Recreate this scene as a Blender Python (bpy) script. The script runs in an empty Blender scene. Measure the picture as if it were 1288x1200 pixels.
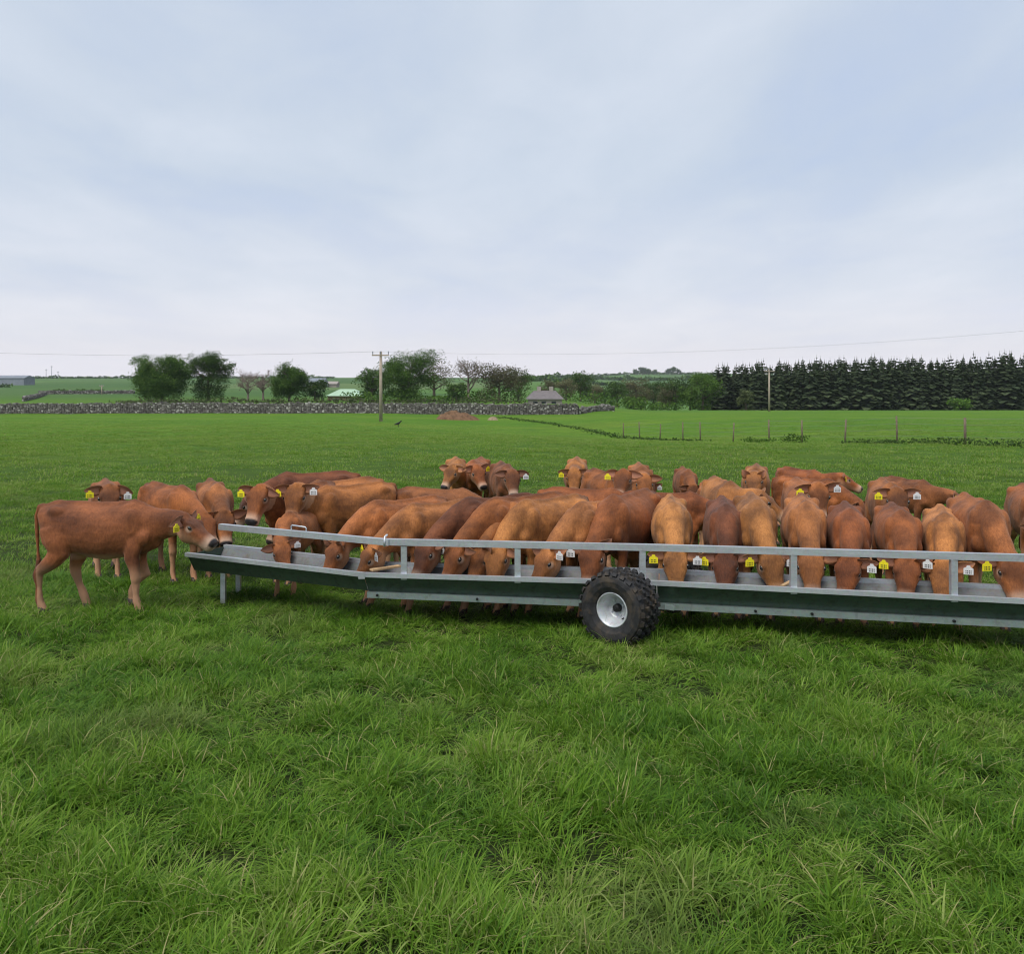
import bpy, math, random
import numpy as np
from mathutils import Vector, Matrix, noise
R = math.radians
random.seed(7)
rng = np.random.default_rng(7)
scn = bpy.context.scene
col = scn.collection

# ------------------------------------------------------------------ camera
F = 1200.0          # focal length in pixels of the 1288 px wide photograph
CX, HY, CZ = 644.0, 478.0, 1.75
cam = bpy.data.objects.new('camera', bpy.data.cameras.new('camera'))
col.objects.link(cam); scn.camera = cam
cam.location = (0, 0, CZ); cam.rotation_euler = (R(90), 0, 0)
cam.data.sensor_width = 36; cam.data.lens = F/1288*36
cam.data.shift_y = (HY-600)/1288
cam.data.clip_start = .05; cam.data.clip_end = 12000

# ------------------------------------------------------------------ world and sun
SUN_EL, SUN_AZ = R(58), R(215)
w = bpy.data.worlds.new('World'); scn.world = w; w.use_nodes = True
nt = w.node_tree; N = nt.nodes; L = nt.links; N.clear()
def nd(T, typ, **kw):
    n = T.nodes.new(typ)
    for k, v in kw.items(): setattr(n, k, v)
    return n
def mathn(T, op, a, b=None, clamp=False):
    n = T.nodes.new('ShaderNodeMath'); n.operation = op; n.use_clamp = clamp
    for i, v in enumerate((a, b)):
        if v is None: continue
        if isinstance(v, (int, float)): n.inputs[i].default_value = v
        else: T.links.new(v, n.inputs[i])
    return n.outputs[0]
def ramp(T, fac, stops, interp='LINEAR'):
    n = T.nodes.new('ShaderNodeValToRGB'); e = n.color_ramp.elements; n.color_ramp.interpolation = interp
    while len(e) > 1: e.remove(e[-1])
    for i, (p, c) in enumerate(stops):
        if isinstance(c, (int, float)): c = (c, c, c)
        if i == 0: e[0].position = p; e[0].color = (*c[:3], 1)
        else: q = e.new(p); q.color = (*c[:3], 1)
    T.links.new(fac, n.inputs[0]); return n.outputs[0]
def mixc(T, fac, a, b, mode='MIX'):
    n = T.nodes.new('ShaderNodeMix'); n.data_type = 'RGBA'; n.blend_type = mode
    for sock, v in ((n.inputs[0], fac), (n.inputs[6], a), (n.inputs[7], b)):
        if isinstance(v, (int, float)): sock.default_value = v
        elif isinstance(v, tuple): sock.default_value = (*v[:3], 1)
        else: T.links.new(v, sock)
    return n.outputs[2]
def noisen(T, vec, scale, detail=4, rough=.55, dist=0, dims='3D'):
    n = T.nodes.new('ShaderNodeTexNoise'); n.inputs['Scale'].default_value = scale
    n.inputs['Detail'].default_value = detail; n.inputs['Roughness'].default_value = rough
    n.inputs['Distortion'].default_value = dist
    if vec is not None: T.links.new(vec, n.inputs['Vector'])
    return n.outputs[0]
def mapn(T, vec, scale=(1, 1, 1), loc=(0, 0, 0), rot=(0, 0, 0)):
    n = T.nodes.new('ShaderNodeMapping'); n.inputs['Scale'].default_value = scale
    n.inputs['Location'].default_value = loc; n.inputs['Rotation'].default_value = rot
    T.links.new(vec, n.inputs['Vector']); return n.outputs[0]

out = nd(nt, 'ShaderNodeOutputWorld')
sky = nd(nt, 'ShaderNodeTexSky', sky_type='NISHITA', sun_disc=False, sun_elevation=SUN_EL, sun_rotation=SUN_AZ)
bgs = nd(nt, 'ShaderNodeBackground'); bgs.inputs[1].default_value = .08
L.new(sky.outputs[0], bgs.inputs[0])
tc = nd(nt, 'ShaderNodeTexCoord')
sep = nd(nt, 'ShaderNodeSeparateXYZ'); L.new(tc.outputs['Generated'], sep.inputs[0])
up = mathn(nt, 'MAXIMUM', sep.outputs[2], 0.0)
# cloud layer: the direction projected onto a flat ceiling, so clouds flatten to bands at the horizon
den = mathn(nt, 'ADD', up, .10)
cmb = nd(nt, 'ShaderNodeCombineXYZ')
L.new(mathn(nt, 'DIVIDE', sep.outputs[0], den), cmb.inputs[0]); L.new(mathn(nt, 'DIVIDE', sep.outputs[1], den), cmb.inputs[1])
c1 = noisen(nt, mapn(nt, cmb.outputs[0], (.95, .42, 1), (3.4, 1.2, 0), (0, 0, .25)), 1.0, 5, .5, .4)
c2 = noisen(nt, mapn(nt, cmb.outputs[0], (1.7, 1.0, 1), (7.1, 2.2, 0), (0, 0, .2)), 1.4, 7, .6, .5)
cc = mathn(nt, 'ADD', mathn(nt, 'MULTIPLY', c1, .72), mathn(nt, 'MULTIPLY', c2, .28))
thick = ramp(nt, cc, [(.34, (.495, .585, .755)), (.43, (.53, .61, .745)), (.52, (.585, .655, .76)), (.68, (.68, .735, .825))])
hzn = ramp(nt, up, [(0, 1.0), (.012, .93), (.05, .55), (.11, .22), (.22, .0)], 'EASE')
hazec = mixc(nt, c2, (.89, .86, .92), (.99, .93, .95))
skyc = mixc(nt, hzn, thick, hazec)
bgc = nd(nt, 'ShaderNodeBackground'); L.new(skyc, bgc.inputs[0]); bgc.inputs[1].default_value = .50
mx = nd(nt, 'ShaderNodeMixShader'); mx.inputs[0].default_value = .94
L.new(bgs.outputs[0], mx.inputs[1]); L.new(bgc.outputs[0], mx.inputs[2]); L.new(mx.outputs[0], out.inputs[0])
w.cycles.sampling_method = 'MANUAL'; w.cycles.sample_map_resolution = 512

sd = bpy.data.lights.new('sun', 'SUN'); sd.energy = 1.5; sd.angle = R(35); sd.color = (1, .97, .92)
so = bpy.data.objects.new('sun', sd); col.objects.link(so); so.location = (0, 0, 30)
sdir = Vector((math.sin(SUN_AZ)*math.cos(SUN_EL), math.cos(SUN_AZ)*math.cos(SUN_EL), math.sin(SUN_EL)))
so.rotation_euler = sdir.to_track_quat('Z', 'Y').to_euler()
scn.view_settings.view_transform = 'Standard'; scn.view_settings.look = 'None'
scn.view_settings.gamma = 1; scn.view_settings.use_curve_mapping = False
scn.view_settings.exposure = 1.10
scn.render.engine = 'CYCLES'
scn.cycles.filter_width = 1.1; scn.cycles.max_bounces = 6; scn.cycles.transparent_max_bounces = 6

# ------------------------------------------------------------------ helpers
def tag(o, label=None, cat=None, group=None, kind=None):
    for k, v in (('label', label), ('category', cat), ('group', group), ('kind', kind)):
        if v: o[k] = v
    return o
def new_mesh(name, verts, faces, mat=None, smooth=False):
    me = bpy.data.meshes.new(name)
    me.from_pydata([tuple(v) for v in verts] if not isinstance(verts, np.ndarray) else verts.tolist(), [], faces if isinstance(faces, list) else faces.tolist())
    if mat:
        for m in (mat if isinstance(mat, (list, tuple)) else [mat]): me.materials.append(m)
    if smooth: me.polygons.foreach_set('use_smooth', [True]*len(me.polygons))
    me.update(); return me
def link(name, me, parent=None, loc=None):
    o = bpy.data.objects.new(name, me); col.objects.link(o)
    if parent: o.parent = parent
    if loc is not None: o.location = loc
    return o
def empty(name, loc=(0, 0, 0), rz=0):
    o = bpy.data.objects.new(name, None); col.objects.link(o); o.location = loc; o.rotation_euler = (0, 0, rz)
    o.empty_display_size = .3
    return o
def at(px, py, d):
    return Vector(((px-CX)*d/F, d, CZ-(py-HY)*d/F))

class MB:
    def __init__(s): s.v = []; s.f = []
    def add(s, vs, fs):
        b = len(s.v); s.v += [tuple(v) for v in vs]; s.f += [tuple(i+b for i in f) for f in fs]; return s
    def box(s, c, size, M=None):
        x, y, z = size[0]/2, size[1]/2, size[2]/2; c = Vector(c)
        vs = [Vector((a*x, b*y, d*z)) for a in (-1, 1) for b in (-1, 1) for d in (-1, 1)]
        if M: vs = [M @ v for v in vs]
        return s.add([v+c for v in vs], [(0, 1, 3, 2), (4, 6, 7, 5), (0, 4, 5, 1), (2, 3, 7, 6), (0, 2, 6, 4), (1, 5, 7, 3)])
    def bar(s, a, b, wd, ht, upv=(0, 0, 1)):
        a, b = Vector(a), Vector(b); d = (b-a).normalized(); u = Vector(upv); si = d.cross(u).normalized(); u = si.cross(d)
        vs = [p+si*wd/2*i+u*ht/2*j for p in (a, b) for i, j in ((-1, -1), (1, -1), (1, 1), (-1, 1))]
        return s.add(vs, [(0, 1, 2, 3), (7, 6, 5, 4), (0, 4, 5, 1), (1, 5, 6, 2), (2, 6, 7, 3), (3, 7, 4, 0)])
    def tube(s, pts, rad, n=8, cap=True):
        pts = [Vector(p) for p in pts]
        if isinstance(rad, (int, float)): rad = [rad]*len(pts)
        b = len(s.v); pu = None
        for i, p in enumerate(pts):
            d = (pts[min(i+1, len(pts)-1)]-pts[max(i-1, 0)]).normalized()
            u = pu if pu is not None else (Vector((0, 0, 1)) if abs(d.z) < .9 else Vector((1, 0, 0)))
            si = d.cross(u).normalized(); u = si.cross(d).normalized(); pu = u
            for k in range(n):
                a = 2*math.pi*k/n; s.v.append(tuple(p+(si*math.cos(a)+u*math.sin(a))*rad[i]))
        for i in range(len(pts)-1):
            for k in range(n):
                k2 = (k+1) % n; s.f.append((b+i*n+k, b+i*n+k2, b+(i+1)*n+k2, b+(i+1)*n+k))
        if cap:
            s.f.append(tuple(b+k for k in reversed(range(n)))); s.f.append(tuple(b+(len(pts)-1)*n+k for k in range(n)))
        return s
    def mesh(s, name, mat, smooth=False): return new_mesh(name, s.v, s.f, mat, smooth)
    def build(s, name, mat, parent=None, smooth=False): return link(name, s.mesh(name, mat, smooth), parent)

# ------------------------------------------------------------------ materials
def material(name):
    m = bpy.data.materials.new(name); m.use_nodes = True; T = m.node_tree
    b = T.nodes['Principled BSDF']; return m, T, b
def simple(name, c, rough=.7, metal=0, nscale=0, namp=.25, bump=0, spec=.3):
    m, T, b = material(name)
    b.inputs['Roughness'].default_value = rough; b.inputs['Metallic'].default_value = metal
    b.inputs['Specular IOR Level'].default_value = spec
    if nscale:
        co = nd(T, 'ShaderNodeTexCoord').outputs['Object']
        f = noisen(T, co, nscale, 6, .65)
        dk = tuple(x*(1-namp) for x in c); lt = tuple(min(1, x*(1+namp)) for x in c)
        cl = ramp(T, f, [(.3, dk), (.7, lt)])
        T.links.new(cl, b.inputs['Base Color'])
        if bump:
            bn = nd(T, 'ShaderNodeBump'); bn.inputs['Strength'].default_value = bump; bn.inputs['Distance'].default_value = .01
            T.links.new(f, bn.inputs['Height']); T.links.new(bn.outputs[0], b.inputs['Normal'])
    else: b.inputs['Base Color'].default_value = (*c, 1)
    return m
def leafmat(name, c1, c2, c3=None, scale=.6, trans=.3):
    m, T, b = material(name)
    g = nd(T, 'ShaderNodeNewGeometry'); oi = nd(T, 'ShaderNodeObjectInfo')
    co = nd(T, 'ShaderNodeTexCoord').outputs['Object']
    f = noisen(T, co, scale, 3, .6)
    f2 = mathn(T, 'ADD', mathn(T, 'MULTIPLY', f, .6), mathn(T, 'MULTIPLY', g.outputs['Random Per Island'], .4))
    cl = ramp(T, f2, [(.25, c1), (.7, c2)] if c3 is None else [(.25, c1), (.55, c2), (.8, c3)])
    hv = nd(T, 'ShaderNodeHueSaturation'); T.links.new(cl, hv.inputs['Color'])
    T.links.new(mathn(T, 'ADD', mathn(T, 'MULTIPLY', oi.outputs['Random'], .5), .75), hv.inputs['Value'])
    T.links.new(hv.outputs[0], b.inputs['Base Color']); b.inputs['Roughness'].default_value = .75
    b.inputs['Specular IOR Level'].default_value = .15
    tr = nd(T, 'ShaderNodeBsdfTranslucent'); T.links.new(hv.outputs[0], tr.inputs[0])
    ms = nd(T, 'ShaderNodeMixShader'); ms.inputs[0].default_value = trans
    T.links.new(b.outputs[0], ms.inputs[1]); T.links.new(tr.outputs[0], ms.inputs[2])
    T.links.new(ms.outputs[0], T.nodes['Material Output'].inputs['Surface'])
    return m

# galvanised steel, with spangle, rub marks and a little dried mud
def galv_mat(name, base, rough, metal, grime=.35, tint=(.12, .10, .06)):
    m, T, b = material(name)
    co = nd(T, 'ShaderNodeTexCoord').outputs['Object']
    v = nd(T, 'ShaderNodeTexVoronoi'); v.inputs['Scale'].default_value = 60; T.links.new(co, v.inputs['Vector'])
    n1 = noisen(T, mapn(T, co, (.7, .7, 4)), 5, 7, .7)
    n2 = noisen(T, co, 14, 6, .7, .6)
    c = ramp(T, n1, [(.3, tuple(x*.8 for x in base)), (.7, tuple(min(1, x*1.12) for x in base))])
    c = mixc(T, .10, c, v.outputs['Color'], 'SOFT_LIGHT')
    c = mixc(T, mathn(T, 'MULTIPLY', ramp(T, n2, [(.52, 0), (.72, 1)]), grime), c, tint)
    T.links.new(c, b.inputs['Base Color'])
    b.inputs['Metallic'].default_value = metal
    r = mathn(T, 'ADD', mathn(T, 'MULTIPLY', n2, .3), rough-.15); T.links.new(r, b.inputs['Roughness'])
    bn = nd(T, 'ShaderNodeBump'); bn.inputs['Strength'].default_value = .15; bn.inputs['Distance'].default_value = .004
    T.links.new(n1, bn.inputs['Height']); T.links.new(bn.outputs[0], b.inputs['Normal'])
    return m
M_galv = galv_mat('galvanised_steel', (.56, .59, .62), .42, .65, .25)
M_panel = galv_mat('shade_tinted_trough_sheet', (.085, .125, .100), .5, .5, .75, (.045, .05, .035))  # galvanised sheet, shade and grass reflection painted into the base; grime is mud
M_inner = galv_mat('trough_inner_sheet', (.15, .155, .155), .6, .25, .6, (.10, .07, .04))  # set darker and duller than the rim, with brown grime
M_flange = galv_mat('chassis_steel', (.30, .36, .34), .5, .55, .5, (.10, .10, .07))
M_rim = galv_mat('silver_wheel_paint', (.52, .54, .56), .45, .35, .6)
M_rubber = simple('tyre_rubber', (.018, .018, .019), .72, 0, 22, .6, .3, .35)
_T = M_rubber.node_tree; _b = _T.nodes['Principled BSDF']; _co = nd(_T, 'ShaderNodeTexCoord').outputs['Object']
_old = _b.inputs['Base Color'].links[0].from_socket
_T.links.new(mixc(_T, mathn(_T, 'MULTIPLY', ramp(_T, noisen(_T, _co, 9, 6, .7, .5), [(.48, 0), (.68, 1)]), .75), _old, (.075, .055, .035)), _b.inputs['Base Color'])
M_hub = simple('greasy_hub', (.012, .012, .012), .5)
M_wood = simple('weathered_timber', (.16, .12, .085), .9, 0, 12, .35, .4)
M_woodlight = simple('fresh_timber', (.55, .36, .19), .8, 0, 20, .25, .3)
M_pole = simple('pole_timber', (.34, .28, .22), .9, 0, 3, .2, .3)
M_wire = simple('wire', (.22, .22, .23), .5, .3)
M_bark = simple('bark', (.10, .08, .06), .95, 0, 4, .4, .6)
M_barkp = simple('pale_bark', (.20, .155, .135), .95, 0, 4, .3, .6)
M_earth = simple('bare_earth', (.15, .088, .052), .98, 0, 3, .45, .8, .1)
M_roofgreen = simple('green_roof_sheet', (.34, .47, .33), .6, 0, 2, .1)
M_barnwall = simple('barn_wall', (.27, .19, .14), .9, 0, 1, .2)
M_slate = simple('grey_slate', (.15, .132, .13), .8, 0, 2, .25)
M_render = simple('pale_render', (.30, .265, .235), .9, 0, .8, .15)
M_grey = simple('grey_shed_sheet', (.20, .22, .25), .8, 0, .4, .15)
M_glass = simple('window_glass', (.03, .035, .04), .15, 0, spec=.6)
M_black = simple('black_feathers', (.012, .012, .014), .6)

# ------------------------------------------------------------------ terrain
def interp(x, xs, ys): return float(np.interp(x, xs, ys))
LD = [118, 128, 170, 250, 400, 620, 900, 1300, 2200]; LR = [521, 512, 504, 496.5, 488, 481.5, 477.5, 475.0, 476.0]
MD = [118, 164, 210, 300, 500, 800, 1200, 1700, 2200]; MR_ = [521, 516, 517.5, 515, 501, 489, 479, 470.0, 473]
FA, FB = Vector((7.9, 68)), Vector((17.6, 37)); FD = (FB-FA).normalized(); FN = Vector((-FD.y, FD.x))
def gz(x, y, fine=True):
    d = max(y, 0.0)
    if y < 118: z = -.021*y if y > -60 else .021*60
    else:
        px = 644+1200*x/max(y, 1)
        t = min(1, max(0, (px-690)/130)); t = t*t*(3-2*t)
        zl = CZ-(interp(y, LD, LR)-HY)*min(y, 2200)/F; zm = CZ-(interp(y, MD, MR_)-HY)*min(y, 2200)/F
        z = zl*(1-t)+zm*t
        if y > 2200: z -= (y-2200)*.02
    # shallow valley along the wire fence
    p = Vector((x, y))-FA; s = p.dot(FD); q = p.dot(FN)
    amp = interp(s, [-52, -15, 0, 12, 32, 60], [0, .8, 1.0, .7, .0, 0])
    z -= amp*math.exp(-(q/13)**2)
    if fine and y < 90:
        n = noise.noise(Vector((x*.35, y*.35, 3.3)))*.03+noise.noise(Vector((x*2.6, y*2.6, 5.3)))*.03*(y < 12)+noise.noise(Vector((x*1.4, y*1.4, 8.1)))*.012
        z += n*min(1, max(.3, (y-10)/6+.3))
    return z
def terrain():
    az = np.concatenate([np.linspace(-180, -50, 27)[:-1], np.linspace(-50, 50, 261), np.linspace(50, 180, 27)[1:-1]])
    rad = np.concatenate([np.linspace(.5, 14, 70), np.geomspace(14.3, 3200, 170)])
    vs = [(0, 0, gz(0, 0))]; fs = []; n = len(az)
    for r in rad:
        for a in az:
            # radius measured as depth inside the forward wedge so rows follow the field
            a_ = R(a); x, y = r*math.sin(a_), r*math.cos(a_)
            vs.append((x, y, gz(x, y)))
    for i in range(n): fs.append((0, 1+(i+1) % n, 1+i))
    for j in range(len(rad)-1):
        for i in range(n):
            i2 = (i+1) % n; b = 1+j*n; c = b+n
            fs.append((b+i, b+i2, c+i2, c+i))
    return vs, fs
m, T, b = material('pasture')
co = nd(T, 'ShaderNodeTexCoord').outputs['Object']
g1 = noisen(T, mapn(T, co, (.05, .09, .05)), 1, 4, .55)
g2 = noisen(T, mapn(T, co, (.35, .8, .5)), 1, 7, .65, .4)
g3 = noisen(T, mapn(T, co, (2.2, 5.0, 3)), 1.6, 8, .75, .3)
near = ramp(T, g1, [(.35, (.090, .195, .010)), (.5, (.115, .220, .012)), (.66, (.148, .228, .019))])
near = mixc(T, ramp(T, g2, [(.36, .55), (.56, 0)]), near, (.035, .105, .012))
near = mixc(T, ramp(T, g3, [(.36, .55), (.6, 0)]), near, (.03, .08, .010))
near = mixc(T, ramp(T, g3, [(.60, 0), (.8, .35)]), near, (.15, .22, .05))
near0 = near
sp = nd(T, 'ShaderNodeSeparateXYZ'); T.links.new(co, sp.inputs[0])
vo = nd(T, 'ShaderNodeTexVoronoi'); vo.inputs['Scale'].default_value = 1; T.links.new(mapn(T, co, (.0085, .0042, 0)), vo.inputs['Vector'])
farc = ramp(T, vo.outputs['Distance'], [(0, (.07, .15, .03)), (.5, (.07, .15, .03))])
sc = nd(T, 'ShaderNodeSeparateColor'); T.links.new(vo.outputs['Color'], sc.inputs[0])
farc = ramp(T, sc.outputs[0], [(0, (.055, .115, .030)), (.3, (.085, .17, .035)), (.55, (.07, .13, .035)), (.8, (.115, .17, .06)), (1, (.05, .10, .03))], 'CONSTANT')
farc = mixc(T, ramp(T, noisen(T, mapn(T, co, (.02, .02, 0)), 1, 5, .6), [(.35, 0), (.65, .5)]), farc, (.06, .12, .03))
dist = mathn(T, 'DIVIDE', mathn(T, 'SUBTRACT', sp.outputs[1], 130), 120, True)
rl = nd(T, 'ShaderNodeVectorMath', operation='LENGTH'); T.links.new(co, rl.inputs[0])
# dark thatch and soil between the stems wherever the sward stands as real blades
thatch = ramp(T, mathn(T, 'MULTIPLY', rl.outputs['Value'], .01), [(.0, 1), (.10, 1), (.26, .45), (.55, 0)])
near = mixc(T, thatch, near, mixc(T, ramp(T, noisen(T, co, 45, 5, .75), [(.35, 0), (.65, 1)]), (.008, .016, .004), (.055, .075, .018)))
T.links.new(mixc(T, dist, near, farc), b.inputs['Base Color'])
b.inputs['Roughness'].default_value = .9; b.inputs['Specular IOR Level'].default_value = .1
bn = nd(T, 'ShaderNodeBump'); bn.inputs['Strength'].default_value = .8; bn.inputs['Distance'].default_value = .12
T.links.new(mathn(T, 'ADD', g3, g2), bn.inputs['Height']); T.links.new(bn.outputs[0], b.inputs['Normal'])
M_pasture = m
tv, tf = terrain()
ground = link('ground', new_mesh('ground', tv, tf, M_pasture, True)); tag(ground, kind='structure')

# ------------------------------------------------------------------ grass (geometry-node tufts)
def blades(n, rad, hmin, hmax, wmin, wmax, lean, seg, seed, lodge=.0):
    r = np.random.default_rng(seed); vs = []; fs = []; tones = []
    pref = r.uniform(0, 6.28)
    for k in range(n):
        a = r.uniform(0, 6.28); q = rad*math.sqrt(r.uniform()); bx, by = q*math.cos(a), q*math.sin(a)
        h = r.uniform(hmin, hmax); wd = r.uniform(wmin, wmax)
        da = a+r.normal(0, .9) if r.uniform() > lodge else pref+r.normal(0, .35)
        ln = abs(r.normal(lean, lean*.5)); tw = r.uniform(0, 3.14)
        sx, sy = -math.sin(da+tw*.25), math.cos(da+tw*.25); tone = r.uniform()
        b0 = len(vs); th = r.uniform(.05, .35)
        x, y, z = bx, by, -.02; st = h/seg
        for i in range(seg+1):
            t = i/seg
            ww = wd*(1-t**1.6)*(.75+.5*min(t*3, 1)) if i < seg else 0
            if i < seg:
                vs.append((x-sx*ww/2, y-sy*ww/2, z)); vs.append((x+sx*ww/2, y+sy*ww/2, z)); tones += [(t, tone)]*2
            else: vs.append((x, y, z)); tones.append((t, tone))
            th2 = th+ln*(t+.12)*1.7
            x += math.sin(th2)*math.cos(da)*st; y += math.sin(th2)*math.sin(da)*st; z += math.cos(th2)*st
            if z < .015: z = .015
        for i in range(seg-1): fs.append((b0+2*i, b0+2*i+1, b0+2*i+3, b0+2*i+2))
        fs.append((b0+2*seg-2, b0+2*seg-1, b0+2*seg))
    return vs, fs, tones
m, T, b = material('grass_blade')
at1 = nd(T, 'ShaderNodeAttribute', attribute_name='tone'); at2 = nd(T, 'ShaderNodeAttribute', attribute_name='tint', attribute_type='INSTANCER')
s1 = nd(T, 'ShaderNodeSeparateColor'); T.links.new(at1.outputs['Color'], s1.inputs[0])
s2 = nd(T, 'ShaderNodeSeparateColor'); T.links.new(at2.outputs['Color'], s2.inputs[0])
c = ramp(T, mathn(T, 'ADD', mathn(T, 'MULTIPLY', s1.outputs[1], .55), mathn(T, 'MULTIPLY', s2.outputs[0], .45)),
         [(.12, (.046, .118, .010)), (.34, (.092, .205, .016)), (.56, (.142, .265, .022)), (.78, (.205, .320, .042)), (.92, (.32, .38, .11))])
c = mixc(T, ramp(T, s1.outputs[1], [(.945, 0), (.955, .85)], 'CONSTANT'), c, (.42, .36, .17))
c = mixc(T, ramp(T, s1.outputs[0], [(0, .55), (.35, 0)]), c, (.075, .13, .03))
c = mixc(T, s2.outputs[1], c, (.060, .165, .035))
c = mixc(T, s2.outputs[2], c, (.20, .22, .08))
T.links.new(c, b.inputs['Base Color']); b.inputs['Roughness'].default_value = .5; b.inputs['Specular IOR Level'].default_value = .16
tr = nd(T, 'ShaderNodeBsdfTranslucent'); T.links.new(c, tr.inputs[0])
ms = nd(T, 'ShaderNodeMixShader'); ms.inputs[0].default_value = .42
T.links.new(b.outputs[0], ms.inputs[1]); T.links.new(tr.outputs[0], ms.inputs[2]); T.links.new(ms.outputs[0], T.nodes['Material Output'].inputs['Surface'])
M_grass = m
def tuft_coll(name, specs):
    c = bpy.data.collections.new(name)
    for i, sp_ in enumerate(specs):
        vs, fs, tn = blades(*sp_)
        me = new_mesh('grass_tuft', vs, fs, M_grass)
        ca = me.color_attributes.new('tone', 'FLOAT_COLOR', 'POINT')
        arr = np.array([(t, q, 0, 1) for t, q in tn], dtype=np.float32); ca.data.foreach_set('color', arr.ravel())
        o = bpy.data.objects.new('tuft_%02d' % i, me); c.objects.link(o)
    return c
CN = tuft_coll('tufts_long', [(26, .07, .08, .21, .0042, .0075, 1.0, 5, 10+i, .5) for i in range(5)] + [(28, .07, .07, .17, .0038, .0065, .75, 5, 30+i, .2) for i in range(4)] + [(18, .05, .12, .27, .005, .0085, 1.2, 6, 40+i, .6) for i in range(3)])
CM = tuft_coll('tufts_short', [(46, .16, .04, .105, .004, .008, .7, 3, 60+i, .2) for i in range(6)])
CF = tuft_coll('tufts_pasture', [(46, .34, .05, .12, .010, .020, .7, 2, 80+i, .2) for i in range(5)])
def fbm(x, y, s, o=0): return noise.fractal(Vector((x*s+o, y*s-o, o*1.7)), .7, 2.0, 3)
def trough_dy(x, y):   # distance behind the trough's near edge
    return y-float(np.interp(x, [-4, -2.8, -1.15, 1.0, 3.5, 6], [8.9, 8.3, 7.35, 7.05, 6.47, 5.9]))
def grass(name, coll, ncoll, pts, label):
    me = bpy.data.meshes.new(name); P = np.array([p[:3] for p in pts], dtype=np.float32)
    me.vertices.add(len(P)); me.vertices.foreach_set('co', P.ravel())
    def attr(nm, typ, data, key):
        a = me.attributes.new(nm, typ, 'POINT'); a.data.foreach_set(key, np.array(data).ravel())
    attr('rot', 'FLOAT_VECTOR', np.array([p[3] for p in pts], dtype=np.float32), 'vector')
    attr('scl', 'FLOAT_VECTOR', np.array([p[4] for p in pts], dtype=np.float32), 'vector')
    attr('idx', 'INT', np.array([p[5] % ncoll for p in pts], dtype=np.int32), 'value')
    attr('tint', 'FLOAT_COLOR', np.array([(*p[6], 1) for p in pts], dtype=np.float32), 'color')
    me.materials.append(M_grass)
    o = link(name, me); tag(o, label, 'grass', kind='stuff')
    g = bpy.data.node_groups.new(name, 'GeometryNodeTree')
    g.interface.new_socket('Geometry', in_out='INPUT', socket_type='NodeSocketGeometry')
    g.interface.new_socket('Geometry', in_out='OUTPUT', socket_type='NodeSocketGeometry')
    gi = g.nodes.new('NodeGroupInput'); go = g.nodes.new('NodeGroupOutput')
    ci = g.nodes.new('GeometryNodeCollectionInfo'); ci.inputs['Collection'].default_value = coll
    ci.inputs['Separate Children'].default_value = True; ci.inputs['Reset Children'].default_value = True
    ip = g.nodes.new('GeometryNodeInstanceOnPoints'); ip.inputs['Pick Instance'].default_value = True
    def na(nm, t):
        n = g.nodes.new('GeometryNodeInputNamedAttribute'); n.data_type = t; n.inputs['Name'].default_value = nm
        return [s for s in n.outputs if s.enabled and s.name == 'Attribute'][0]
    g.links.new(gi.outputs[0], ip.inputs['Points']); g.links.new(ci.outputs[0], ip.inputs['Instance'])
    g.links.new(na('idx', 'INT'), ip.inputs['Instance Index'])
    g.links.new(na('rot', 'FLOAT_VECTOR'), ip.inputs['Rotation']); g.links.new(na('scl', 'FLOAT_VECTOR'), ip.inputs['Scale'])
    g.links.new(ip.outputs[0], go.inputs[0])
    md = o.modifiers.new('scatter', 'NODES'); md.node_group = g
    return o
def scatter(y0, y1, dens, slope, keep, mk, seed):
    r = np.random.default_rng(seed); pts = []
    area = slope*(y1*y1-y0*y0)+ (y1-y0)*1.2
    n = int(area*dens)
    for _ in range(n):
        y = math.sqrt(r.uniform(y0*y0, y1*y1)); x = r.uniform(-1, 1)*(slope*y+.6)
        if r.uniform() > keep(x, y): continue
        pts.append(mk(x, y, r))
    return pts
def tint(x, y, r):
    a = min(1, max(0, .5+fbm(x, y, 1.5, 5)*.6+r.normal(0, .2)))
    bl = min(.4, max(0, fbm(x, y, 1.1, 21)*.7+r.normal(-.12, .14)))
    dr = min(.45, max(0, fbm(x, y, .9, 47)*.8-.18+r.normal(0, .10)))
    return (a, bl, dr)
def mk_near(x, y, r):
    hgt = .70+fbm(x, y, 1.9, 11)*.8+fbm(x, y, 4.2, 15)*.5
    hgt = max(.34, min(1.3, hgt)); t = trough_dy(x, y)
    hgt *= interp(t, [-3.0, -.8, -.1, .5, 1.2], [1.0, .76, .70, .62, .34])
    la = fbm(x, y, 1.3, 31)*4.0
    return (x, y, gz(x, y), (r.normal(0, .16)+.12*math.sin(la), r.normal(0, .16)+.12*math.cos(la), la+r.normal(0, .9)), (1.0*(.7+.3*hgt),)*2+(hgt*.86,), int(r.integers(0, 1000)), tint(x, y, r))
def keep_near(x, y):
    v = .8+fbm(x, y, 2.6, 77)*1.5
    return max(.34, min(1, v))
pts = scatter(2.4, 5.2, 560, .66, keep_near, mk_near, 1)+scatter(5.2, 9.5, 430, .64, keep_near, mk_near, 2)
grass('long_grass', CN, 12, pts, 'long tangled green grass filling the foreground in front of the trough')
def mk_mid(x, y, r):
    tn_ = tint(x, y, r); tn_ = (min(1, tn_[0]+.18), tn_[1], tn_[2])
    h = max(.4, .9+fbm(x, y, .7, 3)*.8); return (x, y, gz(x, y), (r.normal(0, .08), r.normal(0, .08), r.uniform(0, 6.28)), (1, 1, h*.85), int(r.integers(0, 1000)), tn_)
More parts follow.
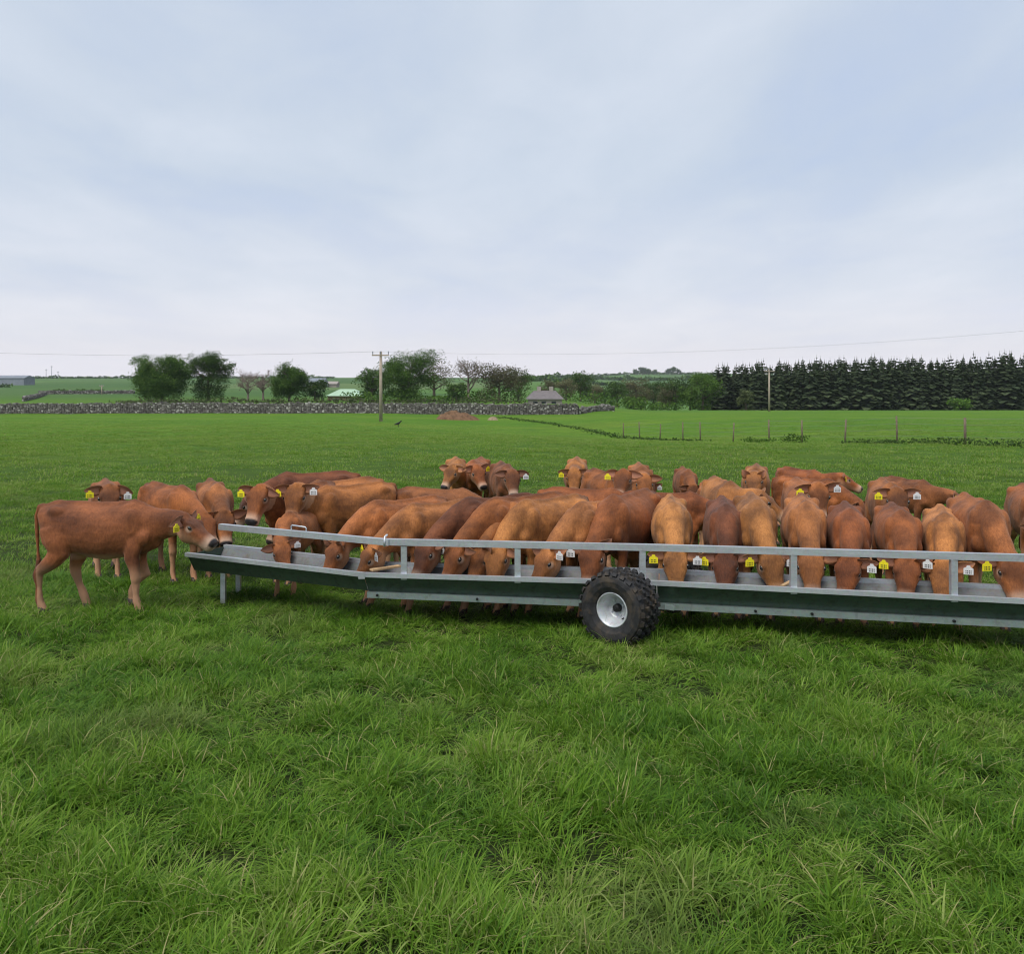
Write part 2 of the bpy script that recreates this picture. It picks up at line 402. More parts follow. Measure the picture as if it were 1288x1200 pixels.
pts = scatter(9.0, 20, 62, .62, lambda x, y: max(.3, min(1, .75+fbm(x, y, 1.2, 7)*1.2)), mk_mid, 3)
grass('trampled_grass', CM, 6, pts, 'short trampled green grass under and behind the herd')
def mk_far(x, y, r):
    q = list(mk_mid(x, y, r)); k = 1 if y < 30 else 1-(y-30)/90; q[4] = (1.0, 1.0, q[4][2]*k); q[6] = (min(1, q[6][0]+.32), q[6][1]*.5, q[6][2]*.6); return tuple(q)
pts = scatter(19.5, 92, 9, .60, lambda x, y: max(.2, min(1, .7+fbm(x, y, .5, 9)*1.2))*(1 if y < 40 else max(0, 1-(y-40)/52)), mk_far, 4)
grass('pasture_grass', CF, 5, pts, 'even green pasture grass stretching away behind the herd')

# ------------------------------------------------------------------ calves
def loft(stations, n=18, exp=2.0):
    """stations: (centre, side vector, up vector, half width, top, bottom) -> closed mesh"""
    vs = []; fs = []
    for c, s, u, wd, tp, bt in stations:
        for k in range(n):
            a = 2*math.pi*k/n; ca, sa = math.cos(a), math.sin(a)
            ca = math.copysign(abs(ca)**(2/exp), ca); sa2 = math.copysign(abs(sa)**(2/exp), sa)
            vs.append(c+s*(wd*ca)+u*((tp if sa > 0 else bt)*sa2))
    for i in range(len(stations)-1):
        for k in range(n):
            k2 = (k+1) % n; fs.append((i*n+k, i*n+k2, (i+1)*n+k2, (i+1)*n+k))
    fs.append(tuple(reversed(range(n)))); fs.append(tuple((len(stations)-1)*n+k for k in range(n)))
    return vs, fs
X, Y, Z = Vector((1, 0, 0)), Vector((0, 1, 0)), Vector((0, 0, 1))
def ball(c, rx, ry, rz, n=12):
    st = []
    for i in range(n+1):
        a = math.pi*(i+.02)/(n+.04); q = math.sin(a)
        st.append((Vector(c)+X*(-rx*math.cos(a)), Y, Z, max(ry*q, .002), max(rz*q, .002), max(rz*q, .002)))
    return loft(st, 14)

LEG_F = lambda dx=0, knee=0, lift=0: [(.30, .085, .66, .085), (.315, .098, .55, .070), (.295+dx*.25, .098, .475, .056), (.31+dx*.6+knee*.5, .094, .385, .040), (.318+dx*.72+knee, .092, .30, .038), (.312+dx*.82+knee*.55, .090, .26, .028), (.312+dx*.9, .088, .17+lift*.6, .0235), (.315+dx, .088, .105+lift, .031), (.335+dx-lift*.35, .088, .055+lift, .028), (.35+dx-lift*.6, .088, .012+lift*.9, .036)]
LEG_H = lambda dx=0, st=0, lift=0: [(-.36, .085, .72, .13), (-.325+dx*.1, .102, .60, .120), (-.29+dx*.25, .108, .50, .088), (-.345+dx*.4, .102, .43, .060), (-.425+dx*.7, .094, .35, .043), (-.435+dx*.78, .092, .31, .040), (-.42+dx*.85, .090, .22+lift*.3, .027), (-.405+dx, .088, .11+lift, .033), (-.385+dx, .088, .06+lift, .030), (-.37+dx, .088, .012+lift, .037)]

def m_coat():
    m, T, b = material('russet_calf_coat')
    oi = nd(T, 'ShaderNodeObjectInfo'); co = nd(T, 'ShaderNodeTexCoord').outputs['Object']
    A = nd(T, 'ShaderNodeAttribute', attribute_name='mask'); s = nd(T, 'ShaderNodeSeparateColor'); T.links.new(A.outputs['Color'], s.inputs[0])
    B = nd(T, 'ShaderNodeAttribute', attribute_name='mask2'); s_ = nd(T, 'ShaderNodeSeparateColor'); T.links.new(B.outputs['Color'], s_.inputs[0])
    cb = nd(T, 'ShaderNodeVectorMath', operation='ADD'); T.links.new(co, cb.inputs[0])
    rv = nd(T, 'ShaderNodeCombineXYZ'); r10 = mathn(T, 'MULTIPLY', oi.outputs['Random'], 20)
    for i in range(3): T.links.new(r10, rv.inputs[i])
    T.links.new(rv.outputs[0], cb.inputs[1]); P = cb.outputs[0]
    n1 = noisen(T, mapn(T, P, (2.2, 2.6, 3.5)), 1.6, 3, .5, .3)
    n2 = noisen(T, mapn(T, P, (5, 8, 3)), 9, 6, .7, .5)
    n3 = noisen(T, mapn(T, P, (34, 44, 14)), 2, 5, .75)
    base = mixc(T, ramp(T, n1, [(.36, 0), (.64, 1)]), (.55, .52, .50), (1.32, 1.30, 1.22))
    c = mixc(T, 1.0, oi.outputs['Color'], base, 'MULTIPLY')
    c = mixc(T, ramp(T, n2, [(.32, .6), (.56, 0)]), c, mixc(T, 1.0, c, (.55, .48, .46), 'MULTIPLY'))
    c = mixc(T, ramp(T, n3, [(.35, .5), (.6, 0)]), c, mixc(T, 1.0, c, (.45, .42, .42), 'MULTIPLY'))
    c = mixc(T, mathn(T, 'MULTIPLY', s.outputs[1], .75), c, mixc(T, 1.0, c, (.30, .26, .27), 'MULTIPLY'))   # dark areas
    c = mixc(T, mathn(T, 'MULTIPLY', s.outputs[0], .8), c, (.60, .36, .22))                                # pale areas
    c = mixc(T, s_.outputs[0], c, (.66, .50, .38))                                                          # muzzle and eye rings
    c = mixc(T, s_.outputs[1], c, (.50, .24, .17))                                                          # pink inner ear
    c = mixc(T, s.outputs[2], c, (.015, .013, .014))                                                        # nose leather
    T.links.new(c, b.inputs['Base Color'])
    T.links.new(mathn(T, 'SUBTRACT', .72, mathn(T, 'MULTIPLY', s.outputs[2], .35)), b.inputs['Roughness']); b.inputs['Specular IOR Level'].default_value = .28
    b.inputs['Sheen Weight'].default_value = .10; b.inputs['Sheen Roughness'].default_value = .5
    b.inputs['Sheen Tint'].default_value = (1, .75, .6, 1)
    bn = nd(T, 'ShaderNodeBump'); bn.inputs['Strength'].default_value = .55; bn.inputs['Distance'].default_value = .012
    T.links.new(mathn(T, 'ADD', mathn(T, 'MULTIPLY', n2, .8), mathn(T, 'MULTIPLY', n3, .35)), bn.inputs['Height']); T.links.new(bn.outputs[0], b.inputs['Normal'])
    return m
M_coat = m_coat()
M_eye = simple('calf_eye', (.006, .005, .005), .08, spec=.8)
M_hoof = simple('hoof_horn', (.05, .035, .028), .6, 0, 30, .4)
def tagmat(nm, c):
    m, T, b = material(nm); co = nd(T, 'ShaderNodeTexCoord').outputs['Object']
    T.links.new(mixc(T, ramp(T, noisen(T, co, 30, 4, .6), [(.5, 0), (.8, .4)]), c, tuple(x*.6 for x in c)), b.inputs['Base Color'])
    b.inputs['Roughness'].default_value = .45; return m
M_ty = tagmat('yellow_tag_plastic', (.85, .72, .02)); M_tw = tagmat('white_tag_plastic', (.72, .71, .70)); M_ink = simple('tag_ink', (.03, .03, .03), .6)

def sst(a, b_, x):
    t = np.clip((x-a)/(b_-a), 0, 1); return t*t*(3-2*t)
CALF_CACHE = {}
def calf_shape(npitch, nyaw, hpitch, hyaw, legs='stand', roll=0, voxel=.0125, nlen=.30, ears='out', belly=1.0):
    """angles in degrees; returns dict with meshes and anchor points. x forward, z up"""
    key = (npitch, nyaw, hpitch, hyaw, legs, roll, voxel, nlen, belly, ears)
    if key in CALF_CACHE: return CALF_CACHE[key]
    mb = MB()
    W = .92
    tor = [(-.535, .80, .035, .035, .05), (-.52, .80, .075, .07, .10), (-.485, .775, .12, .105, .15), (-.42, .745, .152, .150, .19), (-.34, .725, .172, .183, .205), (-.24, .705, .172, .195, .215),
           (-.10, .690, .188*belly, .205, .235*belly), (.04, .682, .196*belly, .208, .243*belly), (.16, .682, .182, .215, .232), (.27, .690, .158, .225, .222), (.35, .70, .138, .21, .215), (.42, .71, .112, .175, .195), (.48, .715, .08, .12, .145), (.52, .71, .04, .06, .08)]
    st = [(Vector((x, 0, z)), Y, Z, wd*W, tp, bt) for x, z, wd, tp, bt in tor]
    mb.add(*loft(st, 22, 2.15))
    # spine, hip bones, shoulder blades, tail head
    mb.tube([(-.50, 0, .872), (-.38, 0, .900), (-.2, 0, .894), (0, 0, .886), (.18, 0, .893), (.28, 0, .906), (.36, 0, .882)], [.02, .036, .034, .032, .036, .042, .034], 8)
    for s in (-1, 1):
        mb.add(*ball((-.335, s*.108, .842), .080, .040, .050)); mb.add(*ball((.27, s*.050, .862), .09, .030, .055)); mb.add(*ball((-.48, s*.062, .80), .05, .03, .05))
        mb.add(*ball((.30, s*.105, .74), .085, .045, .14)); mb.add(*ball((.39, s*.085, .64), .07, .05, .075))
        mb.add(*ball((-.32, s*.10, .64), .135, .068, .15))
    # neck
    Bp = Vector((.36, 0, .755)); a, yw = R(npitch), R(nyaw)
    nd_ = Vector((math.cos(a)*math.cos(yw), math.cos(a)*math.sin(yw), math.sin(a)))
    Pp = Bp+nd_*(nlen+.06)
    a0 = R(npitch*.45); d0 = Vector((math.cos(a0), math.sin(yw*.3), math.sin(a0))).normalized()
    ha, hyw = R(hpitch), R(nyaw+hyaw)
    hd = Vector((math.cos(ha)*math.cos(hyw), math.cos(ha)*math.sin(hyw), math.sin(ha)))
    hs = Vector((-math.sin(hyw), math.cos(hyw), 0)); hu = hd.cross(hs)
    if roll: q = Matrix.Rotation(R(roll), 3, hd); hs = q @ hs; hu = q @ hu
    P1 = Bp+d0*nlen*.38; P2 = Pp-(nd_*.6+hd*.2).normalized()*nlen*.3
    st = []; prevs = Y.copy()
    for i in range(10):
        t = i/9; p = Bp*(1-t)**3+P1*3*t*(1-t)**2+P2*3*t*t*(1-t)+Pp*t**3
        tg = ((P1-Bp)*(1-t)**2+(P2-P1)*2*t*(1-t)+(Pp-P2)*t*t).normalized()
        sd_ = (Y*(1-t)+hs*t).normalized(); uu = tg.cross(sd_).normalized(); sd_ = uu.cross(tg).normalized()
        wd = np.interp(t, [0, .35, .7, 1], [.108, .086, .074, .070]); tp = np.interp(t, [0, .3, .7, 1], [.145, .112, .088, .070]); bt = np.interp(t, [0, .3, .7, 1], [.195, .165, .130, .108])
        st.append((p, sd_, uu, wd, tp, bt))
    mb.add(*loft(st, 18, 2.1))
    # dewlap / brisket
    mb.add(*ball(Bp+Vector((.08, 0, -.14)), .085, .045, .09))
    # head
    HL = .345; O = Pp-hd*.02
    hp = [(-.10, .032, .030, .035), (-.05, .060, .050, .070), (.02, .078, .062, .095), (.12, .090, .066, .120), (.22, .098, .064, .135), (.32, .099, .060, .138), (.42, .089, .054, .128), (.55, .072, .047, .108), (.68, .062, .042, .092), (.80, .061, .040, .086), (.90, .064, .040, .084), (.97, .058, .032, .074), (1.02, .040, .016, .048)]
    st = [(O+hd*(t*HL)-hu*(.012+.0*t), hs, hu, wd, tp, bt) for t, wd, tp, bt in hp]
    mb.add(*loft(st, 20, 2.35))
    hM = Matrix(((hd.x, hs.x, hu.x), (hd.y, hs.y, hu.y), (hd.z, hs.z, hu.z)))
    def hb(t, s, u, rx, ry, rz):
        vs, fs = ball((0, 0, 0), rx, ry, rz, 8); c = O+hd*(t*HL)+hs*s+hu*u
        mb.add([c+hM @ v for v in vs], fs)
    for s in (-1, 1):
        hb(.27, s*.076, .030, .045, .024, .022)       # brow
        hb(.30, s*.062, -.07, .055, .024, .05)         # cheek
        hb(.90, s*.026, -.006, .022, .018, .02)        # nostril wing
        hb(.03, s*.075, .012, .03, .03, .024)          # ear base
    hb(.0, 0, .045, .035, .032, .022)                   # poll
    # tail
    mb.tube([(-.50, 0, .875), (-.545, 0, .87), (-.575, .005, .80), (-.575, .012, .66), (-.57, .018, .52), (-.565, .02, .42)], [.03, .026, .019, .016, .015, .016], 8)
    mb.tube([(-.565, .02, .44), (-.57, .022, .34), (-.56, .024, .26), (-.556, .024, .20)], [.017, .028, .026, .008], 8)
    # legs
    def thick(l): return [(x, y, z, r*(1.13 if z < .5 else 1.06)) for x, y, z, r in l]
    LP = {'stand': (LEG_F(.01), LEG_F(-.05), LEG_H(.02), LEG_H(-.06)),
          'spread': (LEG_F(.06), LEG_F(-.03), LEG_H(.10), LEG_H(-.04)),
          'walk': (LEG_F(-.10, .09, .05), LEG_F(.03), LEG_H(.20), LEG_H(-.09)),
          'reach': (LEG_F(.05), LEG_F(.09), LEG_H(-.03), LEG_H(.05))}[legs]
    LP = [thick(l) for l in LP]
    feet = []
    for i, (lg, s) in enumerate(((LP[0], 1), (LP[1], -1), (LP[2], 1), (LP[3], -1))):
        pts = [(x, s*y, z) for x, y, z, r in lg]; rr = [r for *_, r in lg]
        st = []
        for k, p in enumerate(pts):
            d = (Vector(pts[min(k+1, len(pts)-1)])-Vector(pts[max(k-1, 0)])).normalized()
            fx = (Y.cross(d)).normalized()
            f = .58 if k < 3 else .88
            st.append((Vector(p), Y, fx, rr[k]*f, rr[k], rr[k]))
        mb.add(*loft(st, 12)); feet.append(Vector(pts[-1]))
    me = mb.mesh('tmp', M_coat)
    o = bpy.data.objects.new('tmp', me); col.objects.link(o)
    md = o.modifiers.new('r', 'REMESH'); md.mode = 'VOXEL'; md.voxel_size = voxel; md.use_smooth_shade = True
    sm = o.modifiers.new('s', 'SMOOTH'); sm.factor = .5; sm.iterations = 9 if voxel < .015 else 6
    dg = bpy.context.evaluated_depsgraph_get(); ev = o.evaluated_get(dg)
    bm_ = bpy.data.meshes.new_from_object(ev); bpy.data.objects.remove(o); bpy.data.meshes.remove(me)
    n = len(bm_.vertices); V = np.empty(n*3); bm_.vertices.foreach_get('co', V); V = V.reshape(-1, 3)
    faces = [tuple(p.vertices) for p in bm_.polygons]; bpy.data.meshes.remove(bm_)
    # skin folds and muscle unevenness along the normals
    tmpm = bpy.data.meshes.new('t'); tmpm.from_pydata(V.tolist(), [], faces); NRM = np.empty(n*3); tmpm.vertices.foreach_get('normal', NRM); NRM = NRM.reshape(-1, 3); bpy.data.meshes.remove(tmpm)
    sd0 = len(CALF_CACHE)*3.7
    LUMP = np.array([noise.fractal(Vector((v[0]*5+sd0, v[1]*5, v[2]*4)), .8, 2.1, 3)*.0065+noise.noise(Vector((v[0]*22, v[1]*18+sd0, v[2]*5)))*.0028*(.25 < v[2])*(v[2] < .95) for v in V])
    V = V+NRM*LUMP[:, None]
    # head-space coordinates
    H = V-np.array(O); t = H@np.array(hd)/HL; su = H@np.array(hs); uu = H@np.array(hu)
    onhead = (sst(-.12, .02, t)*(np.abs(su) < .13)*(uu > -.16)*(uu < .12)*(t < 1.15)).astype(float)
    pale = np.zeros(n); dark = np.zeros(n); nose = np.zeros(n); ring = np.zeros(n)
    ring = np.maximum(ring, onhead*sst(.66, .90, t)*(1-sst(.955, 1.0, t)*(uu > -.02))*.5)
    nose = onhead*sst(.88, .93, t+.25*np.clip(uu, -.06, .02)*3)*sst(-.035, -.015, uu)
    for s in (-1, 1):
        de = np.sqrt(((t-.33)*HL)**2+(su-s*.092)**2+(uu-.004)**2); ring = np.maximum(ring, onhead*(1-sst(.015, .040, de))*.5*(1-.7*sst(0, .03, uu)))
    dark = np.maximum(dark, onhead*sst(.0, .25, t)*(1-sst(.62, .85, t))*sst(.0, .045, uu)*.8)
    xs, ys, zs = V[:, 0], V[:, 1], V[:, 2]
    offh = 1-onhead
    dark = np.maximum(dark, offh*(1-sst(.012, .045, np.abs(ys)))*sst(.85, .90, zs)*.5)
    dark = np.maximum(dark, offh*(xs < -.52)*(zs < .42)*.9)
    pale = np.maximum(pale, offh*sst(.53, .44, zs)*sst(.40, .45, zs)*(np.abs(ys) < .12)*(xs > -.3)*(xs < .3)*.8)
    pale = np.maximum(pale, offh*(1-sst(.30, .45, zs))*(xs > -.5)*.6)
    pale = np.maximum(pale, onhead*sst(.0, -.09, uu)*.5)
    # ears, added to the same mesh as cupped shells with thickness
    ev_, ef_, pink = [], [], []
    tagpos = []
    for s in (-1, 1):
        E0 = O+hd*(.035*HL)+hs*(s*.082)+hu*.012
        drop = Vector((0, 0, -1)); jit = random.uniform(-.25, .25)
        ed = (hs*s*1.0-hd*.12+hu*.02+drop*(.22+jit*s)+hd*jit*.8).normalized()      # ear points out and slightly down
        if ears == 'up': ed = (hs*s*.55+hu*.8-hd*.2).normalized()
        if ears == 'one' and s > 0: ed = (hs*s*.8+hu*.75-hd*.25).normalized()
        if ears == 'oner' and s < 0: ed = (hs*s*.8+hu*.75-hd*.25).normalized()
        en = (hd*.75+hu*.62); en = (en-ed*en.dot(ed)).normalized()  # cup opens forward
        ew = ed.cross(en).normalized()
        base = n+len(ev_); nu, nv = 9, 7; EL = .158 if ears != 'up' else .115
        for lay in (0, 1):
            for i in range(nu):
                u = i/(nu-1); wd = .052*math.sin(math.pi*min(1, .16+.84*u)**.9)**.75 if u < 1 else .002
                wd = max(wd, .003)
                for j in range(nv):
                    v = j/(nv-1)*2-1
                    cup = .030*(v*v)*(1-u*.55)*(wd/.052)+.012*math.sin(u*3.1)
                    p = E0+ed*(EL*u-.02)+ew*(v*wd)+en*(cup-(.0065*(1-.4*abs(v)) if lay else 0))
                    ev_.append(p); pink.append(.0 if lay else max(0, 1-abs(v)*1.0)*sst(.0, .2, np.array(u))*.75)
        def idx(l, i, j): return base+l*nu*nv+i*nv+j
        for i in range(nu-1):
            for j in range(nv-1):
                ef_.append((idx(0, i, j), idx(0, i, j+1), idx(0, i+1, j+1), idx(0, i+1, j)))
                ef_.append((idx(1, i, j), idx(1, i+1, j), idx(1, i+1, j+1), idx(1, i, j+1)))
            for j in (0, nv-1):
                q_ = (idx(0, i, j), idx(0, i+1, j), idx(1, i+1, j), idx(1, i, j)); ef_.append(q_ if j == 0 else q_[::-1])
        for j in range(nv-1):
            i = nu-1; ef_.append((idx(0, i, j), idx(0, i, j+1), idx(1, i, j+1), idx(1, i, j)))
        tagpos.append((E0+ed*.088+en*.020, ed, en))
    m_ = len(ev_)
    allv = np.vstack([V, np.array([tuple(p) for p in ev_])])
    me = new_mesh('calf_body', allv, faces+ef_, M_coat, True)
    z_ = np.zeros(m_)
    A = np.stack([np.concatenate([pale, z_+.15]), np.concatenate([dark, z_+.25*(np.array(pink) == 0)]), np.concatenate([nose, z_]), np.ones(n+m_)], 1).astype(np.float32)
    B = np.stack([np.concatenate([ring, z_]), np.concatenate([np.zeros(n), np.array([float(x) for x in pink])]), np.zeros(n+m_), np.ones(n+m_)], 1).astype(np.float32)
    for nm, arr in (('mask', A), ('mask2', B)):
        ca = me.color_attributes.new(nm, 'FLOAT_COLOR', 'POINT'); ca.data.foreach_set('color', arr.ravel())
    # eyes
    eyes = []
    for s in (-1, 1):
        e = MB(); vs, fs = ball((0, 0, 0), .0185, .012, .0135, 8)
        c = O+hd*(.335*HL)+hs*(s*.0915)+hu*.014
        e.add([c+hM @ v for v in vs], fs); eyes.append(e.mesh('eye', M_eye, True))
    hooves = []
    for f in feet:
        h = MB(); c0 = f
        for s in (-1, 1):
            st = [(Vector((c0.x-.012, c0.y+s*.016, c0.z+.042)), Y, X, .016, .026, .026), (Vector((c0.x, c0.y+s*.018, c0.z+.015)), Y, X, .019, .036, .028), (Vector((c0.x+.006, c0.y+s*.018, c0.z-.012)), Y, X, .020, .046, .030)]
            h.add(*loft(st, 10))
        hooves.append(h.mesh('hoof', M_hoof, True))
    tags = []
    for c, ed, en in tagpos:
        dn = Vector((0, 0, -1)); nn = (en*.8+Vector((hd.x, hd.y, 0))*.6); nn = (nn-dn*nn.dot(dn)*.8).normalized()
        dn = (dn-nn*dn.dot(nn)).normalized(); sd_ = nn.cross(dn).normalized()
        tb = MB(); wq, hq, th = .034, .068, .0022
        out_ = [(-.35, 0), (.35, 0), (.42, .18), (1, .34), (1, 1), (-1, 1), (-1, .34), (-.42, .18)]
        fr = [c+sd_*(a_*wq)+dn*(b2*hq-.006)+nn*(.014+th) for a_, b2 in out_]; bk = [p-nn*2*th for p in fr]
        tb.add(fr+bk, [tuple(range(8)), tuple(reversed(range(8, 16)))]+[(k, 8+k, 8+(k+1) % 8, (k+1) % 8) for k in range(8)])
        ink = MB()
        pc = c+dn*.0+nn*(.0165)
        for r_, y0 in ((0, .030), (1, .045)):
            for k in range(4):
                q0 = c+sd_*(-.020+k*.0115)+dn*(y0)+nn*(.014+th+.0012)
                ink.add([q0, q0+sd_*.006, q0+sd_*.006+dn*.009, q0+dn*.009], [(0, 1, 2, 3)])
        tags.append((tb, ink))
    res = dict(me=me, eyes=eyes, hooves=hooves, tags=tags, head=O+hd*.17, muz=O+hd*HL, poll=O, tm={})
    CALF_CACHE[key] = res; return res

TONE = {'red': (.275, .088, .025), 'fawn': (.39, .155, .045), 'mid': (.33, .118, .034), 'dark': (.175, .056, .022), 'brown': (.235, .082, .028), 'gold': (.41, .168, .052)}
GRP = 'young russet cattle crowding round the feed trough'
def place_calf(label, shape, px, heading, tone, tags_=('y', 'w'), py=None, d=None, scale=1.0, anchor='head', group=GRP, info=False):
    """heading 0 = facing the camera, + = turned towards the right of the photograph"""
    S = calf_shape(**shape) if isinstance(shape, dict) else shape
    a = R(heading)-math.pi/2; ca, sa = math.cos(a), math.sin(a)
    p = S[anchor]*scale if anchor != 'body' else Vector((0, 0, .7))*scale
    if d is None: d = F*(CZ-p.z)/(py-503.2)
    wx, wy = (px-CX)*d/F, d
    lx, ly = wx-(p.x*ca-p.y*sa), wy-(p.x*sa+p.y*ca)
    root = empty('calf', (lx, ly, gz(lx, ly, False)+.004), a); root.scale = (scale,)*3
    tag(root, label, 'calf', group)
    t = TONE[tone]; k = random.uniform(.88, 1.12)
    def ch(nm, me):
        o = link(nm, me, root); o.color = (t[0]*k, t[1]*k*random.uniform(.95, 1.05), t[2]*k, 1); return o
    ch('body', S['me'])
    for e in S['eyes']: ch('eye', e)
    for h in S['hooves']: ch('hoof', h)
    for i, tg in enumerate(tags_):      # index 0: the calf's right ear (left in the photo when it faces us)
        if tg:
            if (i, tg) not in S['tm']:
                tb, ink = S['tags'][i]; mt = M_ty if tg == 'y' else M_tw
                S['tm'][(i, tg)] = (tb.mesh('ear_tag', mt), ink.mesh('print', M_ink))
            to = link('ear_tag', S['tm'][(i, tg)][0], root); to['label'] = ('yellow' if tg == 'y' else 'white')+' plastic ear tag'
            link('print', S['tm'][(i, tg)][1], to)
    print('calf', round(lx, 2), round(ly, 2), 'head d', round(d, 2), label)
    return root
def P(np_, ny, hp, hy, legs='stand', roll=0, voxel=.0125, **k): return dict(npitch=np_, nyaw=ny, hpitch=hp, hyaw=hy, legs=legs, roll=roll, voxel=voxel, **k)
FEED = P(-30, 0, -60, 0, 'stand'); FEED2 = P(-33, -5, -56, -6, 'spread', 3); FEEDL = P(-30, -8, -60, -16, 'spread', -8); FEEDR = P(-30, 8, -60, 18, 'stand', 8)
FEEDH = P(-27, 3, -56, 8, 'reach', 4); FEEDX = P(-22, 12, -50, 26, 'reach', 10); FEED1 = P(-30, 3, -60, 6, 'stand', 5, ears='one'); FEEDO = P(-29, -4, -58, -10, 'spread', -6, ears='one')
V2 = .016
ALERT = P(40, 0, -52, 0, 'stand', voxel=V2); ALERTL = P(32, -22, -45, -20, 'stand', voxel=V2); ALERTR = P(34, 25, -45, 22, 'spread', voxel=V2)
LEVEL = P(12, 0, -38, 0, 'spread', voxel=V2); LEVELR = P(14, 20, -35, 12, 'stand', voxel=V2); BACK = P(38, 30, -30, 50, 'stand', voxel=V2); LOW = P(-18, 0, -62, 0, 'stand', voxel=V2)

# -- front row, heads down in the trough (px = head, d = depth of head)
FR = [
 ('calf feeding at the trough left end, head turned right, white tag, below the small handle', FEEDX, 357, -8, 'mid', (0, 'w'), 8.14, .80),
 ('calf feeding with both pricked ears above the rail, second head from the trough left end', P(-30, 0, -60, 0, 'spread', 0, ears='up'), 416, -46, 'mid', (0, 0), 7.84),
 ('calf feeding where the rail bends, yellow tag on one ear and white on the other', FEEDL, 458, -46, 'fawn', ('y', 'w'), 7.64),
 ('dark red calf feeding just right of the first rail post', FEEDH, 530, -50, 'dark', (0, 0), 7.58),
 ('russet calf feeding second right of the first rail post, eye in shade', FEED, 567, -47, 'red', ('w', 0), 7.52),
 ('russet calf with a pale upright ear feeding left of the second rail post', FEED1, 598, -44, 'mid', (0, 0), 7.54),
 ('calf feeding hard against the second rail post, ear held out to the right', FEEDR, 622, -42, 'fawn', (0, 0), 7.46),
 ('light fawn calf feeding just right of the second rail post, white tag', FEED2, 680, -42, 'gold', (0, 'w'), 7.44),
 ('russet calf feeding directly behind the trough wheel, tall curved shoulder', FEED1, 742, -31, 'red', ('w', 0), 7.40),
 ('tan calf with a dark spine line feeding right of the wheel, yellow and white tags', FEED, 850, -7, 'gold', ('y', 'w'), 7.30),
 ('dark brown calf feeding head-on between two lighter ones, yellow tag', FEED2, 912, -9, 'dark', ('y', 0), 7.26),
 ('light tan calf with its head tilted at the fourth rail post, large yellow tag', FEEDR, 974, -9, 'fawn', ('y', 'w'), 7.16),
 ('tan calf feeding straight on, just right of the fourth rail post', FEED, 1021, -13, 'fawn', (0, 0), 7.12),
 ('red brown calf feeding with its head turned left, white tag hanging at the right', FEEDL, 1064, -15, 'red', (0, 'w'), 7.06),
 ('russet calf feeding left of the fifth rail post, yellow tag and one raised ear', FEEDO, 1140, -14, 'red', ('y', 'w'), 6.96),
 ('light calf partly hidden by the fifth rail post, white tag hanging beside it', FEED2, 1186, -21, 'fawn', (0, 'w'), 6.88),
 ('rightmost calf, flank towards us, feeding at the frame edge with a yellow tag', P(-30, 6, -60, 12, 'spread', 4, belly=1.1), 1276, -12, 'mid', ('y', 0), 6.86, 1.04),
]
for lb, sh, px, hd_, tn, tg, d, *sc_ in FR: place_calf(lb, sh, px, hd_, tn, tg, d=d, scale=sc_[0] if sc_ else random.uniform(.95, 1.05))
